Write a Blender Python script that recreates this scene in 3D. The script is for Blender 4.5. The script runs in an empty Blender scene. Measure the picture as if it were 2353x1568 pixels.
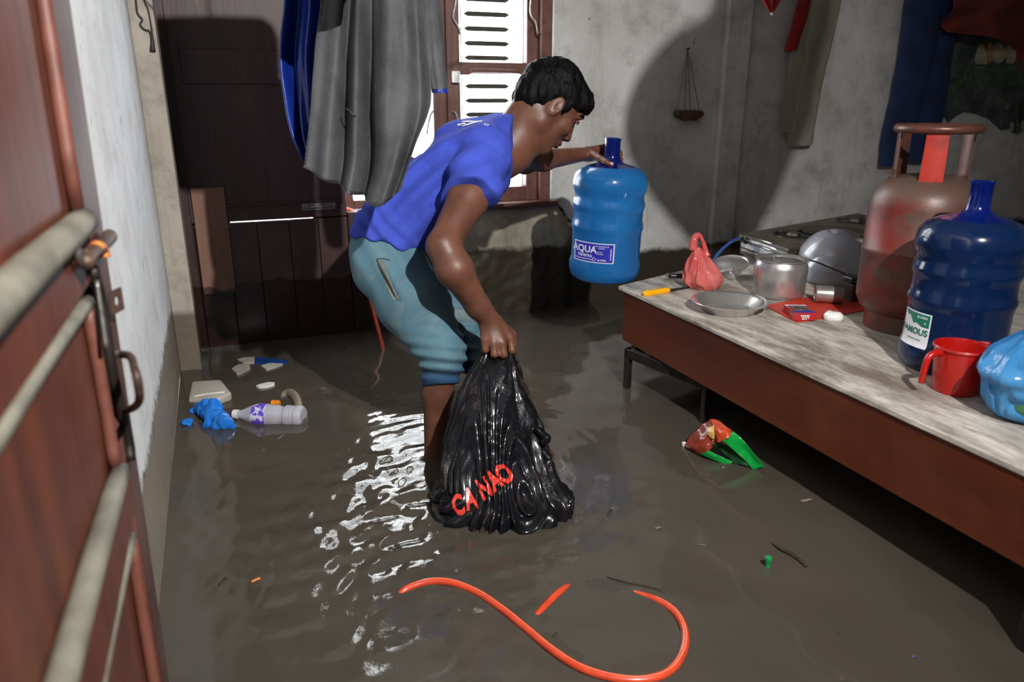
import bpy, bmesh, math, random
import numpy as np
from mathutils import Vector, Matrix
from mathutils.bvhtree import BVHTree
from mathutils import noise as mnoise

random.seed(7)
RNG = np.random.RandomState(7)
SC = bpy.context.scene
COL = SC.collection

# ------------------------------------------------------------------ camera
CAMZ, PITCH, YAW, FPX = 1.25, math.radians(18.0), math.radians(21.3), 1720.0
cam_d = bpy.data.cameras.new('camera')
cam = bpy.data.objects.new('camera', cam_d)
COL.objects.link(cam)
cam.location = (0, 0, CAMZ)
cam.rotation_euler = (math.pi / 2 - PITCH, 0, -YAW)
cam_d.sensor_width = 36.0
cam_d.lens = FPX / 2353 * 36.0
cam_d.clip_start = 0.02
cam_d.dof.use_dof = True
cam_d.dof.focus_distance = 2.1
cam_d.dof.aperture_fstop = 3.2
SC.camera = cam

# ------------------------------------------------------------------ world, lights, exposure
wd = bpy.data.worlds.new('overcast_sky')
SC.world = wd
wd.use_nodes = True
_bg = wd.node_tree.nodes['Background']
_bg.inputs[0].default_value = (0.93, 0.97, 1.0, 1)
_bg.inputs[1].default_value = 14.0
LAMP = Vector((0.62, -0.40, 2.20))
ld = bpy.data.lights.new('hand_lamp', 'SPOT')
ld.energy = 400
ld.spot_size = math.radians(128)
ld.spot_blend = 1.0
ld.color = (1.0, 0.975, 0.95)
ld.shadow_soft_size = 0.02
lo = bpy.data.objects.new('room_lamp', ld)
lo.location = LAMP
lo.rotation_euler = (Vector((-0.02, 2.4, 0.98)) - LAMP).to_track_quat('-Z', 'Y').to_euler()
COL.objects.link(lo)
SC.view_settings.view_transform = 'Standard'
SC.view_settings.look = 'None'
SC.view_settings.gamma = 1.0
SC.view_settings.use_curve_mapping = False
SC.view_settings.exposure = 0.0

# ------------------------------------------------------------------ photo pixel -> world
_cp, _sp, _cy, _sy = math.cos(PITCH), math.sin(PITCH), math.cos(YAW), math.sin(YAW)
FW = np.array([_sy * _cp, _cy * _cp, -_sp])
RT = np.array([_cy, -_sy, 0.0])
UP = np.cross(RT, FW)
CO = np.array([0.0, 0.0, CAMZ])


def ray(px, py):
    return FW + RT * ((px - 1176.5) / FPX) + UP * (-(py - 784) / FPX)


def W(px, py, z):
    return CO + ray(px, py) * z


def pl(px, py, ax, v):
    d = ray(px, py)
    return CO + d * ((v - CO[ax]) / d[ax])


FLOOR, WATER, TT, YB, XL = 0.0, 0.28, 0.623, 3.25, -0.20
TS = 1.12      # size of the table things; whole table group scaled up about the camera


# ------------------------------------------------------------------ materials
def s2l(c):
    return tuple(((v / 255.0) / 12.92 if v / 255.0 <= 0.04045 else ((v / 255.0 + 0.055) / 1.055) ** 2.4) for v in c)


class NT:
    def __init__(self, name):
        self.m = bpy.data.materials.new(name)
        self.m.use_nodes = True
        self.t = self.m.node_tree
        self.n = self.t.nodes
        self.b = self.n['Principled BSDF']
        self.tc = self.n.new('ShaderNodeTexCoord')

    def lk(self, a, b):
        self.t.links.new(a, b)

    def noise(self, scale, detail=4, rough=0.6, stretch=(1, 1, 1), coord='Object', dist=0.0):
        mp = self.n.new('ShaderNodeMapping')
        mp.inputs['Scale'].default_value = stretch
        self.lk(self.tc.outputs[coord], mp.inputs[0])
        nz = self.n.new('ShaderNodeTexNoise')
        nz.inputs['Scale'].default_value = scale
        nz.inputs['Detail'].default_value = detail
        nz.inputs['Roughness'].default_value = rough
        nz.inputs['Distortion'].default_value = dist
        self.lk(mp.outputs[0], nz.inputs['Vector'])
        return nz.outputs['Fac']

    def ramp(self, fac, a, b):
        r = self.n.new('ShaderNodeMapRange')
        r.inputs['From Min'].default_value = a
        r.inputs['From Max'].default_value = b
        self.lk(fac, r.inputs['Value'])
        return r.outputs[0]

    def mix(self, fac, a, b):
        x = self.n.new('ShaderNodeMix')
        x.data_type = 'RGBA'
        for i, v in ((0, fac), (6, a), (7, b)):
            if isinstance(v, (int, float)):
                x.inputs[i].default_value = v
            elif isinstance(v, tuple):
                x.inputs[i].default_value = (*v, 1)
            else:
                self.lk(v, x.inputs[i])
        return x.outputs[2]

    def math(self, op, a, b=0.0):
        x = self.n.new('ShaderNodeMath')
        x.operation = op
        for i, v in enumerate((a, b)):
            if isinstance(v, (int, float)):
                x.inputs[i].default_value = v
            else:
                self.lk(v, x.inputs[i])
        return x.outputs[0]

    def sep(self, coord='Object'):
        s = self.n.new('ShaderNodeSeparateXYZ')
        self.lk(self.tc.outputs[coord], s.inputs[0])
        return s.outputs

    def bump(self, h, strength=0.3, dist=0.01):
        b = self.n.new('ShaderNodeBump')
        b.inputs['Strength'].default_value = strength
        b.inputs['Distance'].default_value = dist
        self.lk(h, b.inputs['Height'])
        self.lk(b.outputs[0], self.b.inputs['Normal'])

    def col(self, c):
        if isinstance(c, tuple):
            self.b.inputs['Base Color'].default_value = (*c, 1)
        else:
            self.lk(c, self.b.inputs['Base Color'])

    def set(self, **k):
        for a, v in k.items():
            nm = {'rough': 'Roughness', 'metal': 'Metallic', 'trans': 'Transmission Weight', 'ior': 'IOR', 'coat': 'Coat Weight',
                  'coat_rough': 'Coat Roughness', 'spec': 'Specular IOR Level', 'sss': 'Subsurface Weight', 'sheen': 'Sheen Weight',
                  'alpha': 'Alpha'}[a]
            if isinstance(v, (int, float)):
                self.b.inputs[nm].default_value = v
            else:
                self.lk(v, self.b.inputs[nm])
        return self


def simple(name, c, c2=None, rough=0.5, metal=0.0, scale=18, lo_=0.4, hi_=0.65, stretch=(1, 1, 1), bump=0.15, bdist=0.003, bscale=None, **k):
    m = NT(name)
    c = s2l(c)
    if c2 is None:
        c2 = tuple(v * 0.72 for v in c)
    else:
        c2 = s2l(c2)
    f = m.noise(scale, 5, 0.6, stretch)
    m.col(m.mix(m.ramp(f, lo_, hi_), c, c2))
    if bump:
        m.bump(m.noise(bscale or scale * 3, 4, 0.6, stretch), bump, bdist)
    m.set(rough=rough, metal=metal, **k)
    return m.m


def wall_mat(name, base, base2, grime, wet_z, wet_col, amp=0.10, wscale=3.0, streak=True, edge=False):
    m = NT(name)
    c = m.mix(m.ramp(m.noise(2.2, 6, 0.65), 0.35, 0.7), s2l(base), s2l(base2))
    c = m.mix(m.math('MULTIPLY', m.ramp(m.noise(5.5, 8, 0.75), 0.5, 0.7), 0.6), c, s2l(grime))
    if streak:
        c = m.mix(m.math('MULTIPLY', m.ramp(m.noise(9, 5, 0.7, (1, 1, 0.12)), 0.55, 0.72), 0.35), c, s2l(grime))
    # small dark chips and specks
    c = m.mix(m.math('MULTIPLY', m.ramp(m.noise(32, 3, 0.5, (1, 1, 0.45)), 0.73, 0.76), 0.75), c, s2l((70, 62, 55)))
    z = m.sep()[2]
    e = m.math('ADD', z, m.math('MULTIPLY', m.math('SUBTRACT', m.noise(wscale, 6, 0.6), 0.5), -2 * amp))
    f = m.ramp(e, wet_z + 0.012, wet_z - 0.012)
    c = m.mix(f, c, m.mix(m.noise(8, 5, 0.6), s2l(wet_col), tuple(v * 0.6 for v in s2l(wet_col))))
    if edge:
        g1 = m.math('MULTIPLY', m.ramp(e, wet_z + .028, wet_z + .002), m.ramp(e, wet_z - .02, wet_z))
        c = m.mix(m.math('MULTIPLY', g1, m.ramp(m.noise(30, 5, 0.7), 0.45, 0.6)), c, s2l((84, 72, 60)))
    m.col(c)
    m.set(rough=m.math('SUBTRACT', 0.85, m.math('MULTIPLY', f, 0.35)), spec=0.3)
    m.bump(m.math('ADD', m.noise(7, 7, 0.7), m.math('MULTIPLY', m.noise(60, 3, 0.6), 0.2)), 0.5, 0.012)
    return m.m


M = {}
M['wall_left'] = wall_mat('left_wall_plaster', (226, 229, 230), (208, 210, 210), (170, 167, 160), 0.525, (150, 138, 122), 0.035, 5, edge=True)
M['wall_back'] = wall_mat('back_wall_plaster', (208, 208, 206), (176, 175, 170), (118, 116, 106), 0.52, (62, 55, 46), 0.08, 3)
M['wall_plinth'] = wall_mat('old_plinth_plaster', (158, 152, 136), (120, 114, 98), (86, 80, 66), 0.585, (58, 52, 40), 0.09, 4)
M['post'] = wall_mat('corner_post_plaster', (180, 172, 160), (160, 150, 138), (112, 104, 92), 0.50, (120, 108, 92), 0.01, 4)
M['ceiling'] = simple('ceiling_plaster', (150, 148, 142), rough=0.9)
M['floor'] = simple('mud_floor', (80, 68, 55), rough=0.8)


def wood(name, c, c2, c3, rough=0.5, wet=None, vert=True, scale=7):
    m = NT(name)
    st = (1, 1, 0.06) if vert else (1, 0.06, 1)
    a = m.mix(m.ramp(m.noise(scale * 4, 6, 0.65, st), 0.35, 0.68), s2l(c), s2l(c2))
    a = m.mix(m.math('MULTIPLY', m.ramp(m.noise(3.0, 6, 0.7), 0.5, 0.72), 0.7), a, s2l(c3))
    if wet:
        z = m.sep()[2]
        e = m.math('ADD', z, m.math('MULTIPLY', m.math('SUBTRACT', m.noise(9, 2, 0.5, (1, 1, 0.02)), 0.5), -0.10))
        f = m.ramp(e, wet + 0.004, wet - 0.004)
        a = m.mix(f, a, m.mix(0.75, a, s2l((34, 18, 17))))
        m.set(rough=m.math('SUBTRACT', rough, m.math('MULTIPLY', f, 0.25)))
    else:
        m.set(rough=rough)
    m.col(a)
    m.bump(m.noise(scale * 6, 5, 0.6, st), 0.35, 0.004)
    return m.m


M['near_door'] = wood('near_door_paint', (98, 46, 26), (68, 30, 18), (108, 66, 50), 0.5)
M['near_stile'] = wood('near_door_stile_paint', (80, 42, 34), (60, 30, 24), (106, 74, 66), 0.5)
M['moulding'] = simple('worn_grey_moulding', (120, 117, 104), (92, 89, 78), 0.6, scale=14)
M['moulding_pink'] = simple('worn_pink_moulding', (112, 66, 54), (88, 48, 38), 0.55, scale=14)
M['back_door'] = wood('back_door_paint', (60, 34, 29), (42, 22, 19), (84, 60, 52), 0.5, wet=0.535)
M['patch'] = wood('bare_board', (134, 98, 82), (118, 84, 68), (104, 76, 62), 0.6, wet=0.52)
M['frame'] = wood('window_frame_wood', (104, 64, 54), (78, 44, 36), (128, 96, 84), 0.5)
M['bed_rail'] = wood('bed_rail_laminate', (98, 42, 14), (72, 29, 10), (104, 58, 34), 0.45, vert=False, scale=3)


def bedtop():
    m = NT('worn_plywood_top')
    c = m.mix(m.ramp(m.noise(26, 8, 0.75, (1, 0.22, 1)), 0.38, 0.66), s2l((206, 200, 190)), s2l((138, 128, 116)))
    c = m.mix(m.math('MULTIPLY', m.ramp(m.noise(6, 8, 0.75, (1, 0.35, 1)), 0.46, 0.62), 0.85), c, s2l((98, 86, 76)))
    c = m.mix(m.math('MULTIPLY', m.ramp(m.noise(40, 5, 0.7, (1, 0.15, 1)), 0.6, 0.72), 0.6), c, s2l((84, 72, 64)))
    m.col(c)
    m.set(rough=0.6, spec=0.35)
    m.bump(m.noise(60, 5, 0.7, (1, 0.2, 1)), 0.25, 0.002)
    return m.m


M['bed_top'] = bedtop()
M['black_metal'] = simple('black_iron', (36, 34, 32), (58, 50, 44), 0.5, 0.6, scale=30)
M['steel'] = simple('stainless_steel', (222, 220, 216), (200, 198, 194), 0.22, 0.82, scale=8, bump=0.0)
M['alu'] = simple('worn_aluminium', (206, 204, 202), (176, 172, 170), 0.3, 0.8, scale=10, bump=0.08)
M['chrome'] = simple('chrome_panel', (200, 202, 204), (150, 150, 150), 0.2, 1.0, scale=20, bump=0.05)
M['stove'] = simple('greasy_stove_top', (92, 86, 74), (60, 54, 46), 0.5, 0.2, scale=16)
M['black'] = simple('black_plastic', (22, 22, 22), (30, 28, 26), 0.35, scale=20, bump=0.05)
M['rust'] = simple('rusty_iron', (96, 74, 62), (60, 44, 36), 0.55, 0.4, scale=30)
M['latch'] = simple('latch_steel', (150, 146, 140), (110, 104, 98), 0.4, 0.8, scale=30)
M['rod'] = simple('window_rod_grey', (120, 124, 124), (90, 92, 92), 0.5, 0.3)
M['barmetal'] = simple('window_bar_olive', (44, 44, 34), (30, 30, 24), 0.6)
M['white_plastic'] = simple('white_plastic', (222, 222, 218), (210, 210, 206), 0.3, bump=0)


def cylmat():
    m = NT('weathered_red_cylinder_paint')
    z = m.math('SUBTRACT', m.sep()[2], TT)
    c = m.mix(m.ramp(m.noise(9, 8, 0.7), 0.42, 0.62), s2l((116, 36, 26)), s2l((92, 72, 62)))
    c = m.mix(m.math('MULTIPLY', m.ramp(m.noise(22, 6, 0.75), 0.5, 0.68), 0.7), c, s2l((52, 38, 32)))
    f = m.math('MULTIPLY', m.ramp(m.math('ADD', z, m.math('MULTIPLY', m.noise(14, 4, 0.6), 0.06)), 0.40, 0.44), 0.75)
    c = m.mix(f, c, s2l((92, 80, 70)))
    m.col(c)
    m.set(rough=0.42, metal=0.15)
    m.bump(m.noise(40, 5, 0.7), 0.2, 0.003)
    return m.m


M['cylinder'] = cylmat()
M['cyl_red'] = simple('cylinder_bright_red', (178, 48, 34), (120, 40, 32), 0.45, scale=14, lo_=0.5, hi_=0.7)
M['ring'] = simple('scuffed_ring_paint', (104, 60, 50), (72, 54, 48), 0.38, 0.3, scale=25)


def plast(name, c, rough, trans, c2=None):
    m = NT(name)
    c = s2l(c)
    m.col(m.mix(m.ramp(m.noise(5, 3, 0.5), 0.35, 0.7), c, s2l(c2) if c2 else tuple(v * 0.8 for v in c)))
    m.set(rough=rough, trans=trans, ior=1.2, spec=0.5, coat=0.6, coat_rough=0.12)
    return m.m


M['jug_light'] = plast('pale_blue_polycarbonate', (40, 128, 196), 0.35, 0.45, (28, 108, 180))
M['jug_neck'] = plast('deep_blue_polycarbonate', (8, 30, 112), 0.2, 0.3)
M['jug_dark'] = plast('dark_blue_polycarbonate', (20, 50, 98), 0.22, 0.5, (16, 44, 90))
M['jug_water'] = simple('water_in_jug', (6, 22, 58), (5, 18, 48), 0.1, bump=0)
M['label_blue'] = simple('label_blue_print', (44, 42, 170), (38, 36, 156), 0.4, bump=0)
M['label_white'] = simple('label_white_print', (226, 226, 232), (214, 214, 222), 0.45, bump=0)
M['label_green'] = simple('label_green_print', (20, 116, 92), (16, 100, 80), 0.45, bump=0)
M['skin'] = None
M['red_plastic'] = simple('red_plastic', (176, 20, 10), (158, 16, 8), 0.3, bump=0.05, coat=0.3)
M['hose'] = simple('orange_hose_rubber', (208, 74, 42), (186, 58, 34), 0.3, scale=30, bump=0.1, coat=0.3)
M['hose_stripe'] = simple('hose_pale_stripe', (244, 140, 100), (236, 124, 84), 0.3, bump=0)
M['yellow'] = simple('yellow_handle', (246, 176, 20), (232, 158, 14), 0.35, bump=0.05)
M['mat_red'] = simple('red_rubber_mat', (190, 50, 28), (168, 42, 24), 0.6, scale=12)
M['pack_red'] = simple('red_carton', (176, 24, 30), (150, 18, 26), 0.3, bump=0.05, coat=0.8)
M['pack_dark'] = simple('carton_picture', (40, 32, 34), (130, 110, 104), 0.3, scale=60, bump=0)
M['earcase'] = simple('glossy_white_plastic', (236, 236, 234), (230, 230, 228), 0.12, bump=0, coat=0.6)
M['helmet'] = simple('silver_helmet_paint', (158, 160, 168), (148, 150, 160), 0.3, 0.15, scale=5, bump=0, coat=0.6)
M['bluehose'] = simple('blue_gas_hose', (52, 92, 160), (40, 74, 138), 0.35, bump=0.05)
M['darkred'] = simple('dark_red_box', (58, 22, 16), (40, 16, 12), 0.6)
M['green_bit'] = simple('green_plastic', (20, 150, 80), (14, 120, 62), 0.3, bump=0)
M['stick'] = simple('dark_wet_stick', (38, 32, 26), (58, 48, 36), 0.45, scale=60)
M['leaf'] = simple('pale_leaf', (120, 116, 90), (96, 92, 70), 0.5)
M['straw'] = simple('orange_straw_bit', (206, 122, 52), (180, 100, 44), 0.5)
M['purple'] = simple('purple_foil', (96, 84, 150), (80, 70, 130), 0.3)
M['orange'] = simple('orange_cap', (236, 140, 24), (216, 120, 20), 0.35)
M['foam'] = simple('off_white_foam', (176, 170, 160), (150, 142, 130), 0.5, scale=8)
M['tube_grey'] = simple('muddy_grey_plastic', (132, 120, 102), (110, 98, 82), 0.5, scale=10)
M['paper_blue'] = simple('blue_wrapper', (16, 62, 130), (12, 50, 104), 0.35)
M['broom'] = simple('dry_brown_bristle', (92, 60, 40), (60, 38, 26), 0.8, scale=60, stretch=(1, 1, 0.1))
M['cord'] = simple('grey_cord', (110, 100, 84), (90, 80, 66), 0.8)
M['wire'] = simple('black_wire', (40, 38, 34), (28, 26, 24), 0.6)
M['text_white'] = simple('white_ink', (224, 226, 240), (206, 208, 226), 0.6, bump=0)
M['text_red'] = simple('red_ink', (216, 54, 38), (190, 44, 32), 0.3, bump=0.1, coat=0.5)


def skinmat():
    m = NT('wet_brown_skin')
    c = m.mix(m.ramp(m.noise(12, 5, 0.6), 0.35, 0.7), s2l((104, 66, 50)), s2l((78, 48, 37)))
    m.col(c)
    m.set(rough=0.46, spec=0.4)
    m.bump(m.noise(140, 3, 0.6), 0.12, 0.002)
    return m.m


M['skin'] = skinmat()
M['nail'] = simple('finger_nail', (206, 160, 146), (196, 150, 136), 0.3, bump=0)
M['hair'] = simple('black_wet_hair', (3, 3, 3), (5, 5, 6), 0.55, spec=0.12, scale=120, stretch=(1, 1, 0.25), bump=0.7, bdist=0.006, bscale=150)
M['eye_white'] = simple('eye_white', (130, 118, 108), rough=0.25, bump=0)
M['eye_dark'] = simple('eye_dark', (16, 12, 10), rough=0.2, bump=0)
M['lip'] = simple('lip_skin', (88, 48, 40), (76, 42, 36), 0.45, bump=0)
M['shirt'] = simple('royal_blue_jersey', (62, 78, 176), (54, 68, 158), 0.85, scale=6, bump=0.25, bdist=0.002, bscale=260, spec=0.15)


def pantsmat():
    m = NT('worn_teal_trousers')
    c = m.mix(m.ramp(m.noise(5, 6, 0.65), 0.35, 0.7), s2l((78, 114, 128)), s2l((58, 90, 104)))
    c = m.mix(m.math('MULTIPLY', m.ramp(m.noise(9, 6, 0.7), 0.56, 0.7), 0.6), c, s2l((122, 124, 110)))
    z = m.sep()[2]
    e = m.math('ADD', z, m.math('MULTIPLY', m.math('SUBTRACT', m.noise(6, 3, 0.5), 0.5), -0.06))
    f = m.ramp(e, 0.58, 0.55)
    c = m.mix(f, c, s2l((40, 74, 108)))
    m.col(c)
    m.set(rough=0.75)
    m.bump(m.noise(220, 3, 0.6), 0.2, 0.002)
    return m.m


M['pants'] = pantsmat()
M['poncho'] = simple('grey_rain_cloth', (68, 69, 71), (50, 51, 54), 0.6, scale=7, spec=0.25, bump=0.45, bdist=0.008, bscale=22)
M['poncho_hem'] = simple('grey_hem', (34, 36, 42), (46, 48, 52), 0.55, scale=60)
M['raincoat'] = simple('blue_raincoat', (18, 44, 128), (12, 32, 100), 0.3, scale=5, bump=0.4, bdist=0.006, bscale=14)
M['trouser_grey'] = simple('faded_grey_trousers', (150, 146, 132), (128, 124, 110), 0.85, scale=8, bump=0.3, bdist=0.004, bscale=24, stretch=(1, 1, 0.3))
M['jeans'] = simple('dark_denim', (26, 48, 92), (16, 30, 62), 0.8, scale=7)
M['redcloth'] = simple('red_cloth', (156, 24, 26), (126, 16, 20), 0.75, scale=14)
M['maroon'] = simple('maroon_cloth', (112, 38, 34), (84, 26, 24), 0.8, scale=8)


def bagmat(name, c, c2, rough=0.18, trans=0.0, dirt=None, sss=0.0):
    m = NT(name)
    a = m.mix(m.ramp(m.noise(9, 6, 0.65), 0.4, 0.65), s2l(c), s2l(c2))
    if dirt:
        a = m.mix(m.math('MULTIPLY', m.ramp(m.noise(14, 6, 0.7, (1, 1, 0.5)), 0.56, 0.7), 0.6), a, s2l(dirt))
    m.col(a)
    m.set(rough=rough, trans=trans, ior=1.15, coat=0.4, coat_rough=0.08)
    m.bump(m.noise(34, 5, 0.6, (1, 1, 0.35)), 0.6, 0.006)
    return m.m


M['garbage_bag'] = bagmat('black_wet_plastic', (12, 12, 15), (22, 22, 27), 0.27, dirt=(84, 72, 60))
M['pink_bag'] = bagmat('pink_thin_plastic', (226, 124, 120), (206, 84, 80), 0.3, 0.2)
M['blue_bag'] = bagmat('sky_blue_thin_plastic', (54, 132, 196), (84, 158, 214), 0.28, 0.2)
M['veg'] = simple('green_contents', (70, 120, 84), (50, 92, 62), 0.5)
M['blue_scrap'] = bagmat('blue_plastic_scrap', (30, 116, 214), (66, 146, 232), 0.3, 0.1)
M['sack_red'] = bagmat('sack_dark_red', (104, 26, 22), (150, 70, 50), 0.25)
M['sack_orange'] = bagmat('sack_orange', (190, 66, 30), (160, 48, 24), 0.3)
M['sack_green'] = bagmat('sack_green', (18, 150, 60), (14, 112, 46), 0.25)
M['sack_yellow'] = bagmat('sack_yellow', (196, 160, 80), (150, 90, 50), 0.3)


def glassy(name, c, rough=0.05, alpha=0.35):
    m = NT(name)
    m.col(s2l(c))
    m.set(rough=rough, trans=0.55, ior=1.15, coat=0.5)
    m.lk(m.ramp(m.noise(20, 3, 0.5), 0.2, 0.9), m.b.inputs['Coat Roughness'])
    return m.m


M['pet'] = glassy('clear_bottle_plastic', (226, 226, 236), 0.12)
M['pet_label'] = simple('purple_label', (96, 66, 190), (206, 206, 224), 0.35, scale=45, lo_=0.5, hi_=0.55, bump=0)


def postermat():
    m = NT('faded_poster_print')
    c = m.mix(m.ramp(m.noise(7, 5, 0.7), 0.4, 0.62), s2l((48, 58, 56)), s2l((92, 98, 92)))
    c = m.mix(m.ramp(m.noise(12, 6, 0.7), 0.6, 0.68), c, s2l((148, 142, 132)))
    c = m.mix(m.ramp(m.noise(15, 3, 0.6, (1, 1, 0.5)), 0.68, 0.72), c, s2l((140, 50, 42)))
    m.col(c)
    m.set(rough=0.6)
    return m.m


M['poster'] = postermat()
M['poster_green'] = simple('poster_green_letter', (64, 96, 58), (48, 76, 44), 0.6, bump=0)
M['poster_red'] = simple('poster_flower_red', (140, 46, 40), (110, 36, 32), 0.6, bump=0)
M['poster_cream'] = simple('poster_flower_cream', (178, 168, 142), (150, 138, 112), 0.6, bump=0)
M['poster_black'] = simple('poster_black', (24, 26, 26), (34, 36, 34), 0.6, bump=0)


def watermat():
    m = NT('muddy_flood_water')
    c = m.mix(m.ramp(m.noise(2.4, 5, 0.65, (1, 0.6, 1), dist=1.2), 0.35, 0.68), s2l((74, 68, 60)), s2l((64, 60, 53)))
    m.col(c)
    m.set(rough=0.03, ior=1.38, spec=0.55)
    mp = m.n.new('ShaderNodeVectorMath')
    mp.operation = 'DISTANCE'
    m.lk(m.tc.outputs['Object'], mp.inputs[0])
    mp.inputs[1].default_value = (.36, 1.58, WATER)
    k = m.math('ADD', 0.12, m.ramp(mp.outputs['Value'], 0.62, 0.25))
    m.bump(m.math('MULTIPLY', m.noise(46, 4, 0.55, (1, 1, 1), dist=0.8), k), 0.12, 0.005)
    return m.m


M['water'] = watermat()


# ------------------------------------------------------------------ object helpers
def mesh_obj(name, verts, faces, mat, parent=None, smooth=True, midx=None, mats=None):
    me = bpy.data.meshes.new(name)
    me.from_pydata([tuple(map(float, v)) for v in verts], [], [tuple(map(int, f)) for f in faces])
    if mats:
        for x in mats:
            me.materials.append(x)
    elif mat is not None:
        me.materials.append(mat)
    if smooth:
        me.polygons.foreach_set('use_smooth', [True] * len(me.polygons))
    if midx is not None:
        me.polygons.foreach_set('material_index', midx)
    me.update()
    o = bpy.data.objects.new(name, me)
    COL.objects.link(o)
    if parent is not None:
        o.parent = parent
        o.matrix_parent_inverse = Matrix.Translation(-Vector(parent.location)) if parent.rotation_euler[:] == (0, 0, 0) else parent.matrix_basis.inverted()
    return o


def bm_obj(name, bm, mat, parent=None, smooth=False, mats=None):
    me = bpy.data.meshes.new(name)
    bmesh.ops.recalc_face_normals(bm, faces=bm.faces)
    bm.to_mesh(me)
    bm.free()
    if mats:
        for x in mats:
            me.materials.append(x)
    else:
        me.materials.append(mat)
    if smooth:
        me.polygons.foreach_set('use_smooth', [True] * len(me.polygons))
    o = bpy.data.objects.new(name, me)
    COL.objects.link(o)
    if parent is not None:
        o.parent = parent
        o.matrix_parent_inverse = Matrix.Translation(-Vector(parent.location))
    return o


def tag(o, label=None, cat=None, group=None, kind=None):
    if label:
        o['label'] = label
    if cat:
        o['category'] = cat
    if group:
        o['group'] = group
    if kind:
        o['kind'] = kind
    return o


def thing(name, label, cat, loc, group=None):
    o = bpy.data.objects.new(name, None)
    o.empty_display_size = 0.05
    COL.objects.link(o)
    o.location = tuple(map(float, loc))
    return tag(o, label, cat, group)


def smooth_angle(o, ang=0.6):
    me = o.data
    me.polygons.foreach_set('use_smooth', [True] * len(me.polygons))
    try:
        me.set_sharp_from_angle(angle=ang)
    except Exception:
        pass
    return o


def add_box(bm, lo_, hi_, bevel=0.0, seg=1):
    r = bmesh.ops.create_cube(bm, size=1.0)
    vs = r['verts']
    for v in vs:
        for i in range(3):
            v.co[i] = lo_[i] + (v.co[i] + 0.5) * (hi_[i] - lo_[i])
    if bevel > 0:
        es = list({e for v in vs for e in v.link_edges})
        bmesh.ops.bevel(bm, geom=es, offset=bevel, segments=seg, affect='EDGES', profile=0.5)


def box(name, lo_, hi_, mat, parent=None, bevel=0.003, seg=2):
    bm = bmesh.new()
    add_box(bm, lo_, hi_, bevel, seg)
    return bm_obj(name, bm, mat, parent)


def prism(name, pts, z0, z1, mat, parent=None, bevel=0.0):
    bm = bmesh.new()
    a = [bm.verts.new((p[0], p[1], z0)) for p in pts]
    b = [bm.verts.new((p[0], p[1], z1)) for p in pts]
    bm.faces.new(a[::-1])
    bm.faces.new(b)
    n = len(pts)
    for i in range(n):
        bm.faces.new((a[i], a[(i + 1) % n], b[(i + 1) % n], b[i]))
    if bevel:
        bmesh.ops.bevel(bm, geom=bm.edges[:], offset=bevel, segments=2, affect='EDGES', profile=0.5)
    return bm_obj(name, bm, mat, parent)


def hexa(name, c8, mat, parent=None, bevel=0.0):
    """box from 8 corners: bottom 4 then top 4"""
    bm = bmesh.new()
    v = [bm.verts.new(tuple(map(float, c))) for c in c8]
    for f in ((0, 1, 2, 3), (7, 6, 5, 4), (0, 4, 5, 1), (1, 5, 6, 2), (2, 6, 7, 3), (3, 7, 4, 0)):
        bm.faces.new([v[i] for i in f])
    if bevel:
        bmesh.ops.bevel(bm, geom=bm.edges[:], offset=bevel, segments=2, affect='EDGES', profile=0.5)
    return bm_obj(name, bm, mat, parent)


def catmull(P, n):
    P = np.array(P, float)
    if len(P) < 3:
        t = np.linspace(0, 1, n)[:, None]
        return P[0] * (1 - t) + P[-1] * t
    Q = np.vstack([2 * P[0] - P[1], P, 2 * P[-1] - P[-2]])
    out = []
    m = len(P) - 1
    for u in np.linspace(0, m, n):
        i = min(int(u), m - 1)
        t = u - i
        p0, p1, p2, p3 = Q[i], Q[i + 1], Q[i + 2], Q[i + 3]
        out.append(0.5 * ((2 * p1) + (-p0 + p2) * t + (2 * p0 - 5 * p1 + 4 * p2 - p3) * t * t + (-p0 + 3 * p1 - 3 * p2 + p3) * t ** 3))
    return np.array(out)


def tube_geo(path, rad, seg=10, closed=False, caps=True):
    path = np.array(path, float)
    n = len(path)
    rad = np.full(n, rad) if np.isscalar(rad) else np.array(rad)
    T = np.zeros_like(path)
    if closed:
        T = np.roll(path, -1, 0) - np.roll(path, 1, 0)
    else:
        T[1:-1] = path[2:] - path[:-2]
        T[0] = path[1] - path[0]
        T[-1] = path[-1] - path[-2]
    T /= np.linalg.norm(T, axis=1)[:, None] + 1e-12
    ref = np.array([0, 0, 1.0]) if abs(T[0][2]) < 0.9 else np.array([1.0, 0, 0])
    N = np.cross(T[0], ref)
    N /= np.linalg.norm(N)
    V, F = [], []
    for i in range(n):
        N = N - T[i] * np.dot(N, T[i])
        N /= np.linalg.norm(N)
        B = np.cross(T[i], N)
        for k in range(seg):
            a = 2 * math.pi * k / seg
            V.append(path[i] + (N * math.cos(a) + B * math.sin(a)) * rad[i])
    m = n if closed else n - 1
    for i in range(m):
        for k in range(seg):
            a, b = i * seg + k, i * seg + (k + 1) % seg
            c, d = ((i + 1) % n) * seg + (k + 1) % seg, ((i + 1) % n) * seg + k
            F.append((a, b, c, d))
    if caps and not closed:
        F.append(tuple(range(seg))[::-1])
        F.append(tuple((n - 1) * seg + k for k in range(seg)))
    return V, F


def tube(name, path, rad, mat, parent=None, seg=10, closed=False, n=None):
    if n:
        path = catmull(path, n)
        if not np.isscalar(rad):
            rad = np.interp(np.linspace(0, 1, n), np.linspace(0, 1, len(rad)), rad)
    V, F = tube_geo(path, rad, seg, closed)
    return mesh_obj(name, V, F, mat, parent)


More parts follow.
